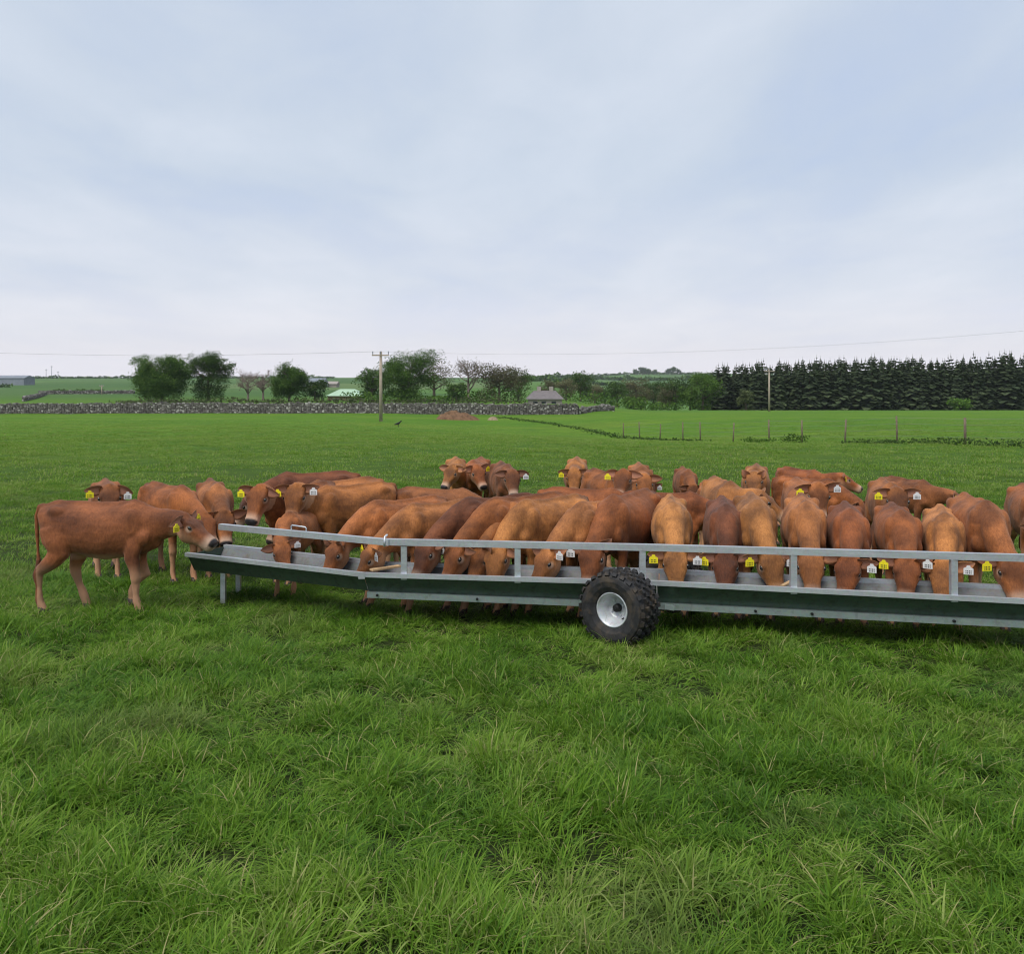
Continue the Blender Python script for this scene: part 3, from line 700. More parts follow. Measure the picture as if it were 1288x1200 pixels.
# -- heads up and second row
SR = [
 ('red brown calf watching over the rail left end, yellow tag, dark chest', P(30, 0, -58, 6, 'stand'), 321, -22, 'red', ('y', 0), 636, 8.60),
 ('calf staring at the camera over the trough handle, yellow tag left, white tag right', P(30, 14, -58, 22, 'stand'), 369, -44, 'mid', ('y', 'w'), 628, 8.72),
 ('russet calf between the walking calf and the trough end, neck lowered, yellow tag', P(-14, 0, -48, 0, 'stand'), 283, 24, 'mid', ('y', 0), None, 8.85),
 ('brown calf behind the walking calf, its head showing with a yellow and a white tag', P(26, 0, -56, 0, 'stand'), 138, 25, 'brown', ('y', 'w'), 618, 8.9),
 ('russet calf right behind the walking calf shoulder, arched back above it', P(-16, 0, -42, 0, 'stand'), 262, 44, 'red', (0, 0), None, 8.75, 1.0),
 ('dark calf standing side-on behind the left group, only its dark back showing', LOW, 392, -68, 'dark', (0, 0), 'body', 10.9),
 ('pale calf behind the middle of the herd, face low and side on', P(14, -20, -46, -20, 'stand', voxel=V2), 564, 8, 'fawn', (0, 0), 600, None),
 ('russet calf in the back row with a yellow tag, right of the pale one', P(14, 20, -46, 20, 'stand', voxel=V2), 604, -8, 'red', (0, 'y'), 600, None),
 ('small brown head in the back row with a single white tag', P(16, 0, -52, 0, 'stand', voxel=V2), 645, 8, 'brown', (0, 'w'), 608, None),
 ('tan calf head peeping over the herd, yellow tag left and white tag right', P(8, 0, -62, 0, 'stand', voxel=V2), 722, -6, 'fawn', ('y', 'w'), 606, None),
 ('russet calf right of centre with a yellow tag low on its ear', ALERTL, 781, 20, 'red', ('y', 0), 609, None),
 ('russet calf with a pale nose in front of another one, right of centre', P(10, 0, -50, 0, 'stand', voxel=V2), 811, -4, 'mid', (0, 0), 614, None),
 ('calf standing behind the pale-nosed one, forehead and white tag showing', P(-4, 0, -64, 0, 'stand', voxel=V2), 815, -5, 'fawn', (0, 'w'), None, 12.2, .88),
 ('dark red calf standing alone at the back facing us', P(-10, 0, -62, 0, 'stand', voxel=V2), 872, -2, 'red', (0, 0), None, 12.6, .86),
 ('pale calf with two short pricked ears, standing taller than its neighbours right of centre', P(16, 0, -46, 0, 'stand', voxel=V2, ears='up'), 948, -16, 'gold', (0, 0), None, 11.2, 1.0),
 ('tan calf in profile facing right with a yellow tag, behind the fourth rail post', P(10, 36, -36, 28, 'stand', voxel=V2), 974, 2, 'fawn', ('y', 0), 622, 9.2),
 ('calf looking straight at us over the backs, yellow tag left, white tag right', P(28, 0, -60, 0, 'stand', voxel=V2), 1031, -6, 'mid', ('y', 'w'), 626, 8.95),
 ('brown calf standing crosswise behind the profile calf, only its back showing', LOW, 1018, 40, 'red', (0, 0), 'body', 11.2, .9),
 ('red calf in profile facing right at the back, head raised with a yellow tag', P(16, 30, -30, 24, 'stand', voxel=V2), 1071, 22, 'red', ('y', 0), None, 12.2, .9),
 ('calf with a broad forehead, yellow and white tags, behind the fifth rail post', P(20, 0, -52, 0, 'stand', voxel=V2), 1130, -14, 'mid', ('y', 'w'), 623, 8.9),
 ('russet calf behind the rightmost one, only an ear and its back showing', LOW, 1296, -18, 'red', (0, 0), 'body', 9.0),
 ('fawn calf squeezed in behind the two light feeders right of the wheel', P(6, 0, -55, 0, 'stand', voxel=V2), 888, -14, 'mid', (0, 0), None, 10.4, .86),
 ('brown calf in profile facing right at the far right, yellow tag on its ear', P(0, 26, -30, 20, 'stand', voxel=V2), 1213, 16, 'brown', ('y', 'w'), None, 11.0, .86),
 ('russet calf crosswise behind the dark brown feeder, only its back line showing', LOW, 836, 74, 'red', (0, 0), 'body', 9.5, .9),
 ('brown calf across the back of the middle group, only its back line showing', LOW, 552, 70, 'brown', (0, 0), 'body', 9.6, .93),
 ('russet calf across the back below the peeping tan head, back line showing', LOW, 738, 72, 'red', (0, 0), 'body', 9.7, .92),
 ('light calf standing behind the first rail post group, pale rump', LOW, 428, -44, 'fawn', (0, 0), 'body', 9.9),
]
for lb, sh, px, hd_, tn, tg, py, d, *sc_ in SR:
    sc_ = sc_[0] if sc_ else 1.0
    if py == 'body': place_calf(lb, sh, px, hd_, tn, tg, d=d, anchor='body', scale=sc_)
    else: place_calf(lb, sh, px, hd_, tn, tg, py=py, d=d, scale=sc_)
# -- the walking calf at the far left
wk = P(2, -3, -34, -4, 'walk', 0, .010, nlen=.31)
place_calf('calf walking in profile towards the trough left end, leftmost of the herd, yellow ear tag', wk, 251, 85, 'brown', ('y', 'y'), d=7.75, scale=.99)

# ------------------------------------------------------------------ feed trough
tr_root = empty('feed_trough', (at(820, 800, 7.2).x, 7.2, gz(1.05, 7.2, False)))
tag(tr_root, 'long galvanised cattle feed trough on wheels with a tubular head rail', 'feed trough')
tinv = Matrix.Translation(-tr_root.location)
def T_(mb, name, mat, smooth=False, parent=None):
    loc = tr_root.location
    mb.v = [tuple(Vector(v)-loc) for v in mb.v]
    return mb.build(name, mat, parent or tr_root, smooth)
# near lip knots (px, py, depth), far lip offset, panel bottom
K = [(235, 697.5, 8.25), (457, 723, 7.36), (826, 733.5, 7.05), (1420, 763, 6.33)]
KP = [at(*k) for k in K]
def away(i):      # horizontal direction across the trough at knot i
    a, b2 = KP[max(0, i-1)], KP[min(3, i+1)]; d = (b2-a); return Vector((-d.y, d.x, 0)).normalized()
WT = .44; DEP = .185; inset = .085
NL = KP; FL = [KP[i]+away(i)*WT for i in range(4)]
bot_px = [717, 743, 757, 786]
NB = []; FB_ = []
for i in range(4):
    q = KP[i]+away(i)*inset; NB.append(Vector((q.x, q.y, CZ-(bot_px[i]-HY)*q.y/F))); r_ = FL[i]-away(i)*inset; FB_.append(Vector((r_.x, r_.y, NB[i].z)))
th = .004
for i in range(3):
    a, b2 = i, i+1; g = (KP[b2]-KP[a]).normalized()*.003
    aw = away(i if i else 0); aw = ((NL[b2]-NL[a]).cross(Z)*-1).normalized()
    def quad(p, q, r_, s, nrm):
        mb = MB(); n_ = nrm*th; mb.add([p, q, r_, s, p+n_, q+n_, r_+n_, s+n_], [(0, 1, 2, 3), (7, 6, 5, 4), (0, 4, 5, 1), (1, 5, 6, 2), (2, 6, 7, 3), (3, 7, 4, 0)]); return mb
    T_(quad(NL[a]+g, NL[b2]-g, NB[b2]-g, NB[a]+g, aw), 'front_panel', M_panel)
    T_(quad(FL[a]+g, FL[b2]-g, FB_[b2]-g, FB_[a]+g, -aw), 'back_panel', M_inner)
    T_(quad(NB[a]+g+Z*.004, NB[b2]-g+Z*.004, FB_[b2]-g+Z*.004, FB_[a]+g+Z*.004, Z), 'trough_floor', M_inner)
    # rolled lips: a flat-topped rim standing proud of the sheets
    lp = MB().bar(NL[a]-g*.5+Z*.002-aw*.006, NL[b2]+g*.2+Z*.002-aw*.006, .034, .034); T_(lp, 'rim', M_galv)
    lp = MB().bar(FL[a]+Z*.002+aw*.006, FL[b2]+Z*.002+aw*.006, .034, .034); T_(lp, 'rim', M_galv)
# end plates
for i, s in ((0, 1), (3, -1)):
    o_ = (KP[1]-KP[0]).normalized()*.004*s
    mb = MB().add([NL[i], FL[i], FB_[i], NB[i], NL[i]+o_, FL[i]+o_, FB_[i]+o_, NB[i]+o_], [(0, 1, 2, 3), (7, 6, 5, 4), (0, 4, 5, 1), (1, 5, 6, 2), (2, 6, 7, 3), (3, 7, 4, 0)])
    T_(mb, 'end_plate', M_panel)
# chassis channel under the two main sections
for sect, (i, j) in enumerate(((1, 2), (2, 3))):
    for side, PB in ((-1, NB), (1, FB_)):
        a = PB[i]+Z*-.026; b2 = PB[j]+Z*-.026; aw = (KP[j]-KP[i]).cross(Z).normalized()*-1
        off = aw*(.03*side) if side < 0 else aw*.0
        dirn = (b2-a).normalized()
        if sect == 0: b2 = b2-dirn*.05
        mb = MB().bar(a+off, b2+off, .006, .046)
        mb.bar(a+off+aw*.02-Z*.021, b2+off+aw*.02-Z*.021, .04, .005); mb.bar(a+off+aw*.02+Z*.021, b2+off+aw*.02+Z*.021, .04, .005)
        T_(mb, 'chassis_channel', M_flange)
# cross members
for t in np.linspace(.08, .95, 6):
    a = NB[1].lerp(NB[2], t)-Z*.03; b2 = FB_[1].lerp(FB_[2], t)-Z*.03; T_(MB().bar(a, b2, .04, .035), 'cross_member', M_flange)
for t in np.linspace(.08, .95, 6):
    a = NB[2].lerp(NB[3], t)-Z*.03; b2 = FB_[2].lerp(FB_[3], t)-Z*.03; T_(MB().bar(a, b2, .04, .035), 'cross_member', M_flange)
# legs below the left section
for px_, y0, y1, d_ in ((281, 722, 752, 8.22), (300, 722, 744, 8.55)):
    a = at(px_, y0-2, d_); b2 = Vector((a.x, a.y, gz(a.x, a.y, False)-.02)); T_(MB().bar(a, b2, .04, .04, (0, 1, 0)), 'leg', M_galv)
for px_, d_ in ((1360, 6.6), (1360, 6.95)):
    a = at(px_, 785, d_); a.z = .06; b2 = Vector((a.x, a.y, gz(a.x, a.y, False)-.02)); T_(MB().bar(a, b2, .04, .04, (0, 1, 0)), 'leg', M_galv)
# head rail
RK = [(277, 662.5, 8.10), (482, 681.5, 7.35), (509, 682.8, 7.33), (826, 688.8, 7.07), (1420, 705.5, 6.35)]
RP = [at(*k) for k in RK]
for i in range(4):
    if i == 1: continue
    a = RP[i]; b2 = RP[i+1] if i else RP[1]+(RP[1]-RP[0]).normalized()*.06
    if i == 2: a = RP[1]
    T_(MB().bar(a, b2, .045, .048), 'head_rail', M_galv)
def lip_at(x):
    for i in range(3):
        if NL[i].x <= x <= NL[i+1].x: return NL[i].lerp(NL[i+1], (x-NL[i].x)/(NL[i+1].x-NL[i].x))
def rail_at(x):
    for i in range(4):
        if RP[i].x <= x <= RP[i+1].x: return RP[i].lerp(RP[i+1], (x-RP[i].x)/(RP[i+1].x-RP[i].x))
for px_, d_ in ((508, 7.32), (651, 7.2), (808, 7.08), (998, 6.84), (1200, 6.59), (1372, 6.39)):
    x = (px_-CX)*d_/F; a = rail_at(x); l = lip_at(x)
    T_(MB().bar(Vector((x, a.y, a.z-.0245)), Vector((x, l.y+.02, l.z-.03)), .045, .04, (0, 1, 0)), 'rail_post', M_galv)
# small wire handle on the left rail and the shackle where the rail is pinned
hx = [rail_at(at(p_, 660, 7.8).x) for p_ in (368, 389)]
T_(MB().tube([hx[0]+Z*.02, hx[0]+Z*.058, hx[0]+Z*.066+X*.008, hx[1]+Z*.060-X*.008, hx[1]+Z*.050, hx[1]+Z*.015], .0055, 8), 'handle', M_galv, True)
sx = rail_at(at(484, 680, 7.33).x)
T_(MB().tube([sx-Y*.032-Z*.03, sx-Y*.034+Z*.01, sx-Y*.02+Z*.04, sx+Z*.052+X*.012, sx+X*.02+Z*.05], .009, 8), 'shackle', M_galv, True)
for k_ in (K[1],):
    p_ = at(k_[0]-2, k_[1]+1, k_[2]-.02); T_(MB().box(p_, (.05, .02, .05)), 'hinge_plate', M_galv)
# bolts on the chassis
for px_, py_ in ((470, 748), (600, 752), (960, 771), (1035, 774), (1215, 783)):
    i = 1 if px_ < 826 else 2; t = (px_-K[i][0])/(K[i+1][0]-K[i][0]); p_ = NB[i].lerp(NB[i+1], t)
    T_(MB().tube([p_-Z*.024-Y*.032, p_-Z*.024-Y*.052], .010, 6), 'bolt', M_hub)

# wheels
def lathe(prof, n=48, axis_shift=0):
    mb = MB(); vs = []; fs = []
    for k in range(n):
        a = 2*math.pi*k/n
        for r_, y_ in prof: vs.append((r_*math.cos(a), y_, r_*math.sin(a)))
    m_ = len(prof)
    for k in range(n):
        for j in range(m_-1):
            fs.append((k*m_+j, k*m_+j+1, ((k+1) % n)*m_+j+1, ((k+1) % n)*m_+j))
    return mb.add(vs, fs)
RT, WD = .272, .27
prof = [(.118, -.095), (.135, -.118), (.165, -.133), (.205, -.139), (.235, -.132), (.252, -.112), (.258, -.07), (.260, 0), (.258, .07), (.252, .112), (.235, .132), (.205, .139), (.165, .133), (.135, .118), (.118, .095)]
tyre = lathe(prof, 64)
rt = random.Random(3)
NK = 26
for k in range(NK):
    for row, yy in enumerate((-.108, -.062, -.021, .021, .062, .108)):
        a = 2*math.pi*(k+(.5 if row % 2 else 0))/NK; r0 = .250 if abs(yy) < .1 else .238
        hh = .026; wl = .030; wt = .036 if abs(yy) < .1 else .046
        M3 = Matrix.Rotation(-a, 3, 'Y'); rot = Matrix.Rotation(R(18 if row % 2 else -18), 3, 'X')
        if abs(yy) > .1: rot = Matrix.Rotation(R(0), 3, 'X') @ Matrix.Rotation(R(28 if yy < 0 else -28), 3, 'Z')
        vs = []
        for sx_ in (-1, 1):
            f = 1.0 if sx_ < 0 else .78
            for sy_ in (-1, 1):
                for sz_ in (-1, 1): vs.append(M3 @ (Vector((r0+hh/2, yy, 0))+rot @ Vector((sx_*hh/2, sy_*wt/2*f, sz_*wl/2*f*1.25))))
        tyre.add(vs, [(0, 1, 3, 2), (4, 6, 7, 5), (0, 4, 5, 1), (2, 3, 7, 6), (0, 2, 6, 4), (1, 5, 7, 3)])
rimp = [(.026, -.012), (.032, -.014), (.050, -.018), (.066, -.022), (.074, -.030), (.080, -.050), (.092, -.062), (.096, -.082), (.108, -.092), (.114, -.108), (.122, -.112), (.127, -.106), (.125, -.096), (.112, -.088), (.104, -.06), (.100, .06), (.112, .088), (.125, .1), (.122, .112), (.108, .10), (.09, .06), (.06, .03), (.02, .02)]
me_t = tyre.mesh('tyre', M_rubber, False); me_r = lathe(rimp, 48).mesh('rim', M_rim, True)
hubm = lathe([(.001, -.055), (.020, -.055), (.028, -.048), (.030, -.01), (.03, .05), (.001, .05)], 24).mesh('hub', M_hub, True)
vm = MB().tube([(.084, -.055, -.05), (.082, -.085, -.052), (.079, -.1, -.054)], [.006, .005, .005], 8).mesh('valve', M_hub, True)
nutm = MB()
for k in range(4):
    a = k*math.pi/2+.5; nutm.tube([(.052*math.cos(a), -.018, .052*math.sin(a)), (.052*math.cos(a), -.032, .052*math.sin(a))], .008, 6)
nutm = nutm.mesh('wheel_nuts', M_rim)
def wheel(px_, py_, d_, rz, ry=0):
    p_ = at(px_, py_, d_); p_.z = gz(p_.x, p_.y, False)+RT-.012
    e = empty('wheel', p_-tr_root.location, rz); e.parent = tr_root; e.rotation_euler = (0, ry, rz)
    for nm, me_ in (('tyre', me_t), ('rim', me_r), ('hub', hubm), ('valve', vm), ('wheel_nuts', nutm)): link(nm, me_, e)
    return p_
w1 = wheel(779, 765, 6.86, R(-36), 0)
w2 = wheel(842, 725, 7.84, R(-20)+math.pi, .5)
T_(MB().tube([w1+Y*.06, w2-Y*.06], .022, 10), 'axle', M_flange, True)
T_(MB().bar(at(836, 763, 7.02), at(848, 765, 7.02), .03, .035), 'axle_bracket', M_flange)
# scrap of pale board lying in the trough
bd = MB().bar(at(467, 717, 7.45), at(503, 712, 7.62), .05, .014); bo = bd.build('wooden_slat', M_woodlight)
tag(bo, 'pale wooden slat lying inside the trough beside the first rail post', 'wooden slat')
bo = MB().bar(at(984, 737, 7.0), at(996, 731, 7.12), .03, .012).build('wooden_slat', M_woodlight)
tag(bo, 'short pale stick poking out of the trough by the fourth rail post', 'stick')

# ------------------------------------------------------------------ dry stone wall
def rock(r, sx_, sy_, sz_, c):
    vs = []
    for z_ in (-1, 0, 1):
        for k in range(6):
            a = 6.283*k/6+r.uniform(-.3, .3); q = (1 if z_ == 0 else .72)*r.uniform(.8, 1.1)
            vs.append((c[0]+math.cos(a)*q*sx_/2, c[1]+math.sin(a)*q*sy_/2, c[2]+z_*sz_/2*r.uniform(.8, 1.05)))
    fs = [tuple(reversed(range(6))), tuple(range(12, 18))]+[(j*6+k, j*6+(k+1) % 6, (j+1)*6+(k+1) % 6, (j+1)*6+k) for j in (0, 1) for k in range(6)]
    return vs, fs
def stonemat():
    m, T, b = material('field_stone'); g = nd(T, 'ShaderNodeNewGeometry'); co = nd(T, 'ShaderNodeTexCoord').outputs['Object']
    c = ramp(T, g.outputs['Random Per Island'], [(0, (.07, .062, .058)), (.4, (.12, .108, .10)), (.75, (.18, .165, .155)), (.9, (.28, .26, .245)), (1, (.50, .48, .45))])
    c = mixc(T, ramp(T, noisen(T, co, 3, 5, .7), [(.45, 0), (.7, .5)]), c, (.10, .10, .06))
    T.links.new(c, b.inputs['Base Color']); b.inputs['Roughness'].default_value = .95; return m
M_stone = stonemat()
M_core = simple('wall_core', (.05, .045, .04), .95)
def wall(label, path, top, sz, name='stone_wall', dens=1.0):
    root = empty(name, (*path[0], gz(*path[0]))); tag(root, label, 'stone wall', 'dry stone field walls')
    r = random.Random(hash(label) % 1000 if False else len(label)); mb = MB(); core = MB()
    for (x0, y0), (x1, y1) in zip(path, path[1:]):
        ln = math.hypot(x1-x0, y1-y0); n_ = max(2, int(ln/sz*dens))
        for i in range(n_):
            t = i/n_; x, y = x0+(x1-x0)*t, y0+(y1-y0)*t; g0 = gz(x, y)
            hh = top*(1+.10*noise.noise(Vector((x*.3, y*.3, 0)))); z_ = g0-.1
            while z_ < g0+hh:
                s_ = sz*r.uniform(.6, 1.15); h_ = s_*r.uniform(.5, .8)
                for side in (-1, 1):
                    mb.add(*rock(r, s_*1.25, sz*.9, h_*1.15, (x+r.uniform(-.3, .3)*sz, y+side*sz*.45, z_+h_/2)))
                z_ += h_*.85
        pts_ = []
        for i in range(0, max(2, int(ln/3))):
            t0, t1 = i/max(2, int(ln/3)), (i+1)/max(2, int(ln/3))
            a = Vector((x0+(x1-x0)*t0, y0+(y1-y0)*t0, 0)); b2 = Vector((x0+(x1-x0)*t1, y0+(y1-y0)*t1, 0)); a.z = gz(a.x, a.y)+top*.4; b2.z = gz(b2.x, b2.y)+top*.4
            core.bar(a, b2, sz*.7, top*.85)
    loc = root.location
    for m__ in (mb, core): m__.v = [tuple(Vector(v)-loc) for v in m__.v]
    s = mb.build('stones', M_stone, root); s['kind'] = 'stuff'
    core.build('wall_core', M_core, root)
def gx(px_, d_): return ((px_-CX)*d_/F, d_)
wall('grey dry stone wall running along the far edge of the near field on the left', [gx(-140, 117), gx(200, 119), gx(480, 119), gx(640, 116), gx(728, 118)], 1.25, .28)
wall('low broken stone wall slanting through the fields beyond on the far left', [gx(30, 165), gx(58, 250)], .7, .4)
wall('distant stone wall crossing the left fields below the skyline', [gx(50, 262), gx(170, 270)], .8, .5)
wall('tumbled end of wall sloping down beside the bushes in the middle', [gx(728, 118.5), gx(772, 132)], .6, .42)

# ------------------------------------------------------------------ trees
def tree_mesh(seed, h, cw, leafn=22, tips=260, leaf=.16, trunk_h=.28, spread=.32, flat=.85, lean=0, bark=M_bark, leafm=None, low=.12, bare=False, clump=.5):
    """crown: lobes of leaf-sized faces hung on real limbs"""
    r = random.Random(seed); tm = MB(); tr_ = h*.028+.05
    top = Vector((lean*h, 0, h*.62))
    tm.tube([(0, 0, -.3), (0, 0, 0), (lean*h*.3, r.uniform(-.1, .1), h*trunk_h), tuple(top*.75+Vector((0, 0, 0))), tuple(top)], [tr_*1.5, tr_*1.1, tr_*.8, tr_*.5, tr_*.2], 7)
    nl = 13; centers = []
    for i in range(nl):
        t = r.uniform(trunk_h*.7, .62); a = i*2.4+r.uniform(-.4, .4); st_ = Vector((lean*h*t, 0, h*t))
        reach = cw/2*r.uniform(.55, .95)*(1-abs(t-.42)*.8); e = st_+Vector((math.cos(a)*reach, math.sin(a)*reach, h*r.uniform(.08, .34)*(1.3-t)))
        mid = st_.lerp(e, .5)+Vector((0, 0, h*.03*r.uniform(-1, 1.5))); tm.tube([st_, mid, e], [tr_*.42, tr_*.26, tr_*.08], 5)
        centers.append((e, reach)); 
        for q in range(4 if not bare else 7):
            b0 = mid.lerp(e, r.uniform(0, .9)); e2 = b0+Vector((r.gauss(0, 1), r.gauss(0, 1), r.uniform(.1, 1.3))).normalized()*cw*r.uniform(.10, .24)
            tm.tube([b0, b0.lerp(e2, .5)+Vector((0, 0, .1)), e2], [tr_*.16, tr_*.10, tr_*.04], 4, False); centers.append((e2, 1))
            if bare:
                for q2 in range(5):
                    e3 = e2+Vector((r.gauss(0, 1), r.gauss(0, 1), r.uniform(0, 1.5))).normalized()*cw*r.uniform(.05, .13)
                    tm.tube([b0.lerp(e2, r.uniform(.3, 1)), e3], [tr_*.06, tr_*.03], 3, False); centers.append((e3, 1))
    # crown envelope tips
    C = MB(); lobes = []
    for i in range(22):
        a = r.uniform(0, 6.283); u = r.uniform(-1, 1); q = math.sqrt(1-u*u)
        z0 = h*(low+(1-low)*(.5 if low > .06 else .43)); lobes.append(Vector((lean*h*.7+math.cos(a)*q*cw*.30, math.sin(a)*q*cw*.30, z0+u*h*(1-low)*(.34 if low > .06 else .40))))
    lobes += [e for e, _ in centers if r.random() < .35]
    env = []
    while len(env) < tips:
        if bare or r.random() < .15: p_ = r.choice(centers)[0]+Vector((r.gauss(0, .3), r.gauss(0, .3), r.gauss(0, .3)))*cw*.06
        else:
            l = r.choice(lobes); v = Vector((r.gauss(0, 1), r.gauss(0, 1), r.gauss(.15, 1)*flat)).normalized(); p_ = l+v*cw*spread*.5*r.uniform(.55, 1.05)
        if p_.z < h*low*r.uniform(.6, 1.4) or p_.z > h: continue
        env.append(p_)
    for p_ in env:
        for k in range(leafn):
            c = p_+Vector((r.gauss(0, 1), r.gauss(0, 1), r.gauss(0, .65)))*clump*cw/9
            a, bq = Vector((r.gauss(0, 1), r.gauss(0, 1), r.gauss(0, .6))).normalized(), Vector((r.gauss(0, 1), r.gauss(0, 1), r.gauss(0, 1)))
            bq = a.cross(bq).normalized(); s_ = leaf*r.uniform(.6, 1.4)
            C.add([c-a*s_, c+bq*s_*.55, c+a*s_, c-bq*s_*.55], [(0, 1, 2, 3)])
    return tm.mesh('trunk', bark, True), C.mesh('crown', leafm)
LM_dark = leafmat('sycamore_leaf', (.028, .062, .012), (.062, .125, .018), (.125, .20, .032))
LM_mid = leafmat('hawthorn_leaf', (.030, .060, .016), (.060, .110, .024), (.11, .17, .04))
LM_light = leafmat('willow_leaf', (.05, .10, .018), (.10, .19, .03), (.17, .27, .05))
LM_bronze = leafmat('budding_leaf', (.08, .07, .04), (.13, .125, .06), (.19, .18, .10))
LM_bud = leafmat('sparse_bud', (.14, .09, .08), (.22, .16, .13))
LM_ever = leafmat('spruce_needle', (.034, .054, .026), (.060, .086, .038), (.10, .124, .055), scale=.22, trans=.15)
LM_scrub = leafmat('scrub_leaf', (.05, .075, .025), (.09, .11, .04), (.13, .15, .07))
MESH = {}
def tree(label, key, px_, base, d_, ht, rz=0, group='trees beyond the stone wall', cat='tree', name='broadleaf_tree', **kw):
    h0 = kw.get('h', ht)
    if key not in MESH: MESH[key] = tree_mesh(**{**kw, 'h': h0})
    tm, cm = MESH[key]; x = (px_-CX)*d_/F; root = empty(name, (x, d_, gz(x, d_)), rz); s_ = ht/h0
    root.scale = (s_,)*3
    tag(root, label, cat, group); link('trunk', tm, root); link('crown', cm, root)
    return root
D = 165
def hp(px_h, d_): return px_h*d_/F
tree('rounded dark green tree, left half of the pair beyond the wall', 'a', 204, 0, D, hp(56, D), h=hp(56, D), cw=11, seed=2, leafm=LM_dark, tips=1300, leafn=30, low=.0, leaf=.125, trunk_h=.12, clump=.34)
tree('taller airy green tree, right half of the pair beyond the wall', 'b', 262, 0, D+6, hp(61, D+6), h=hp(61, D+6), cw=9.4, seed=5, leafm=LM_dark, tips=700, leafn=28, low=.04, leaf=.12, trunk_h=.2, clump=.34)
tree('bare pinkish tree between the pair and the small round tree', 'c', 312, 0, D, hp(44, D), name='bare_tree', h=hp(44, D), cw=5.2, seed=8, bark=M_barkp, leafm=LM_bud, tips=150, leafn=5, bare=True, leaf=.10)
tree('slim bare tree touching the left side of the small round tree', 'c2', 331, 0, D+8, hp(44, D), name='bare_tree', h=hp(44, D), cw=4, seed=9, bark=M_barkp, leafm=LM_bud, tips=110, leafn=5, bare=True, leaf=.10)
tree('small round green tree left of the green-roofed shed', 'd', 364, 0, D, hp(50, D), h=hp(50, D), cw=7.2, seed=12, leafm=LM_dark, tips=640, leafn=28, low=.02, leaf=.12, trunk_h=.15, clump=.38)
tree('low bush right behind the small round tree', 'd2', 396, 0, D, hp(30, D), h=hp(30, D), cw=4.5, seed=13, leafm=LM_mid, tips=140, leafn=18, low=.05, name='bush', cat='bush')
tree('tree left of the near power pole', 'e', 468, 0, D, hp(42, D), h=hp(42, D), cw=6, seed=14, leafm=LM_mid, tips=220, leafn=18, low=.05)
tree('largest green tree, right of the near power pole', 'f', 514, 0, D, hp(64, D), h=hp(64, D), cw=10.5, seed=17, leafm=LM_dark, tips=900, leafn=28, low=.02, leaf=.12, clump=.36)
tree('thin-crowned tree overlapping the largest green tree', 'g', 546, 0, D+8, hp(60, D), h=hp(60, D), cw=8, seed=18, leafm=LM_bronze, tips=220, leafn=12, low=.25, leaf=.12)
tree('bare round-headed tree with an ivy-covered stem', 'h', 589, 0, D, hp(60, D), name='bare_tree', h=hp(60, D), cw=6.4, seed=21, bark=M_barkp, leafm=LM_bronze, tips=190, leafn=5, bare=True, leaf=.1)
tree('brownish budding thicket tree right of the bare round-headed one', 'i', 628, 0, D, hp(46, D), h=hp(46, D), cw=9.5, seed=22, leafm=LM_bronze, tips=360, leafn=16, low=.03, leaf=.14)
tree('dull green budding tree at the right end of the thicket', 'j', 652, 0, D+10, hp(42, D), h=hp(42, D), cw=6.5, seed=23, leafm=LM_mid, tips=220, leafn=15, low=.03, leaf=.14)
tree('green bush below the bare round-headed tree', 'd2', 574, 0, D-8, hp(26, D), name='bush', cat='bush', h=hp(30, D))
mid = [(712, 30, 'bronze'), (730, 38, 'mid'), (748, 27, 'bronze'), (776, 34, 'mid'), (800, 44, 'bronze'), (822, 40, 'mid'), (840, 34, 'bronze'), (690, 26, 'bronze'), (762, 22, 'mid'), (850, 42, 'mid')]
MW = ['left of the others above the house roof', 'just right of the grey house', 'low beside the wall end', 'in the gap between wall and wood', 'tall and thin in the middle gap', 'right of the thin tall one', 'short, by the wood edge', 'behind the grey house chimneys', 'lowest in the gap', 'touching the light green willow']
for i, (p_, hh, k) in enumerate(mid):
    d_ = 185+(i % 3)*14
    tree(('brownish budding tree ' if k == 'bronze' else 'green hedgerow tree ')+MW[i], 'm'+k, p_, 0, d_, hp(hh, d_), rz=i*1.3, group='hedgerow trees between the house and the wood', h=7, cw=6.5, seed=31 if k == 'bronze' else 33, leafm=LM_bronze if k == 'bronze' else LM_mid, tips=260, leafn=15, low=.04, leaf=.15)
tree('bright green rounded willow at the left edge of the conifer wood', 'w1', 884, 0, 188, hp(48, 188), h=hp(48, 188), cw=8, seed=41, leafm=LM_light, tips=340, leafn=20, low=.02)
tree('smaller light green willow in front of the larger one', 'w2', 868, 0, 182, hp(32, 182), h=hp(32, 182), cw=5, seed=42, leafm=LM_light, tips=220, leafn=18, low=.02)
tree('bright green bush in the gap right of the wall end', 'w3', 797, 0, 176, hp(16, 176), h=hp(16, 176), cw=4.2, seed=43, leafm=LM_light, tips=120, leafn=18, low=.0, name='bush', cat='bush')
tree('budding pale tree in front of the dark conifers near the far pole', 'w4', 938, 0, 186, hp(30, 186), h=hp(30, 186), cw=3.6, seed=44, leafm=LM_scrub, tips=150, leafn=15, low=.0)
tree('green bush at the foot of the conifers on the right', 'w3', 1208, 0, 184, hp(15, 184), name='bush', cat='bush', h=hp(16, 176))
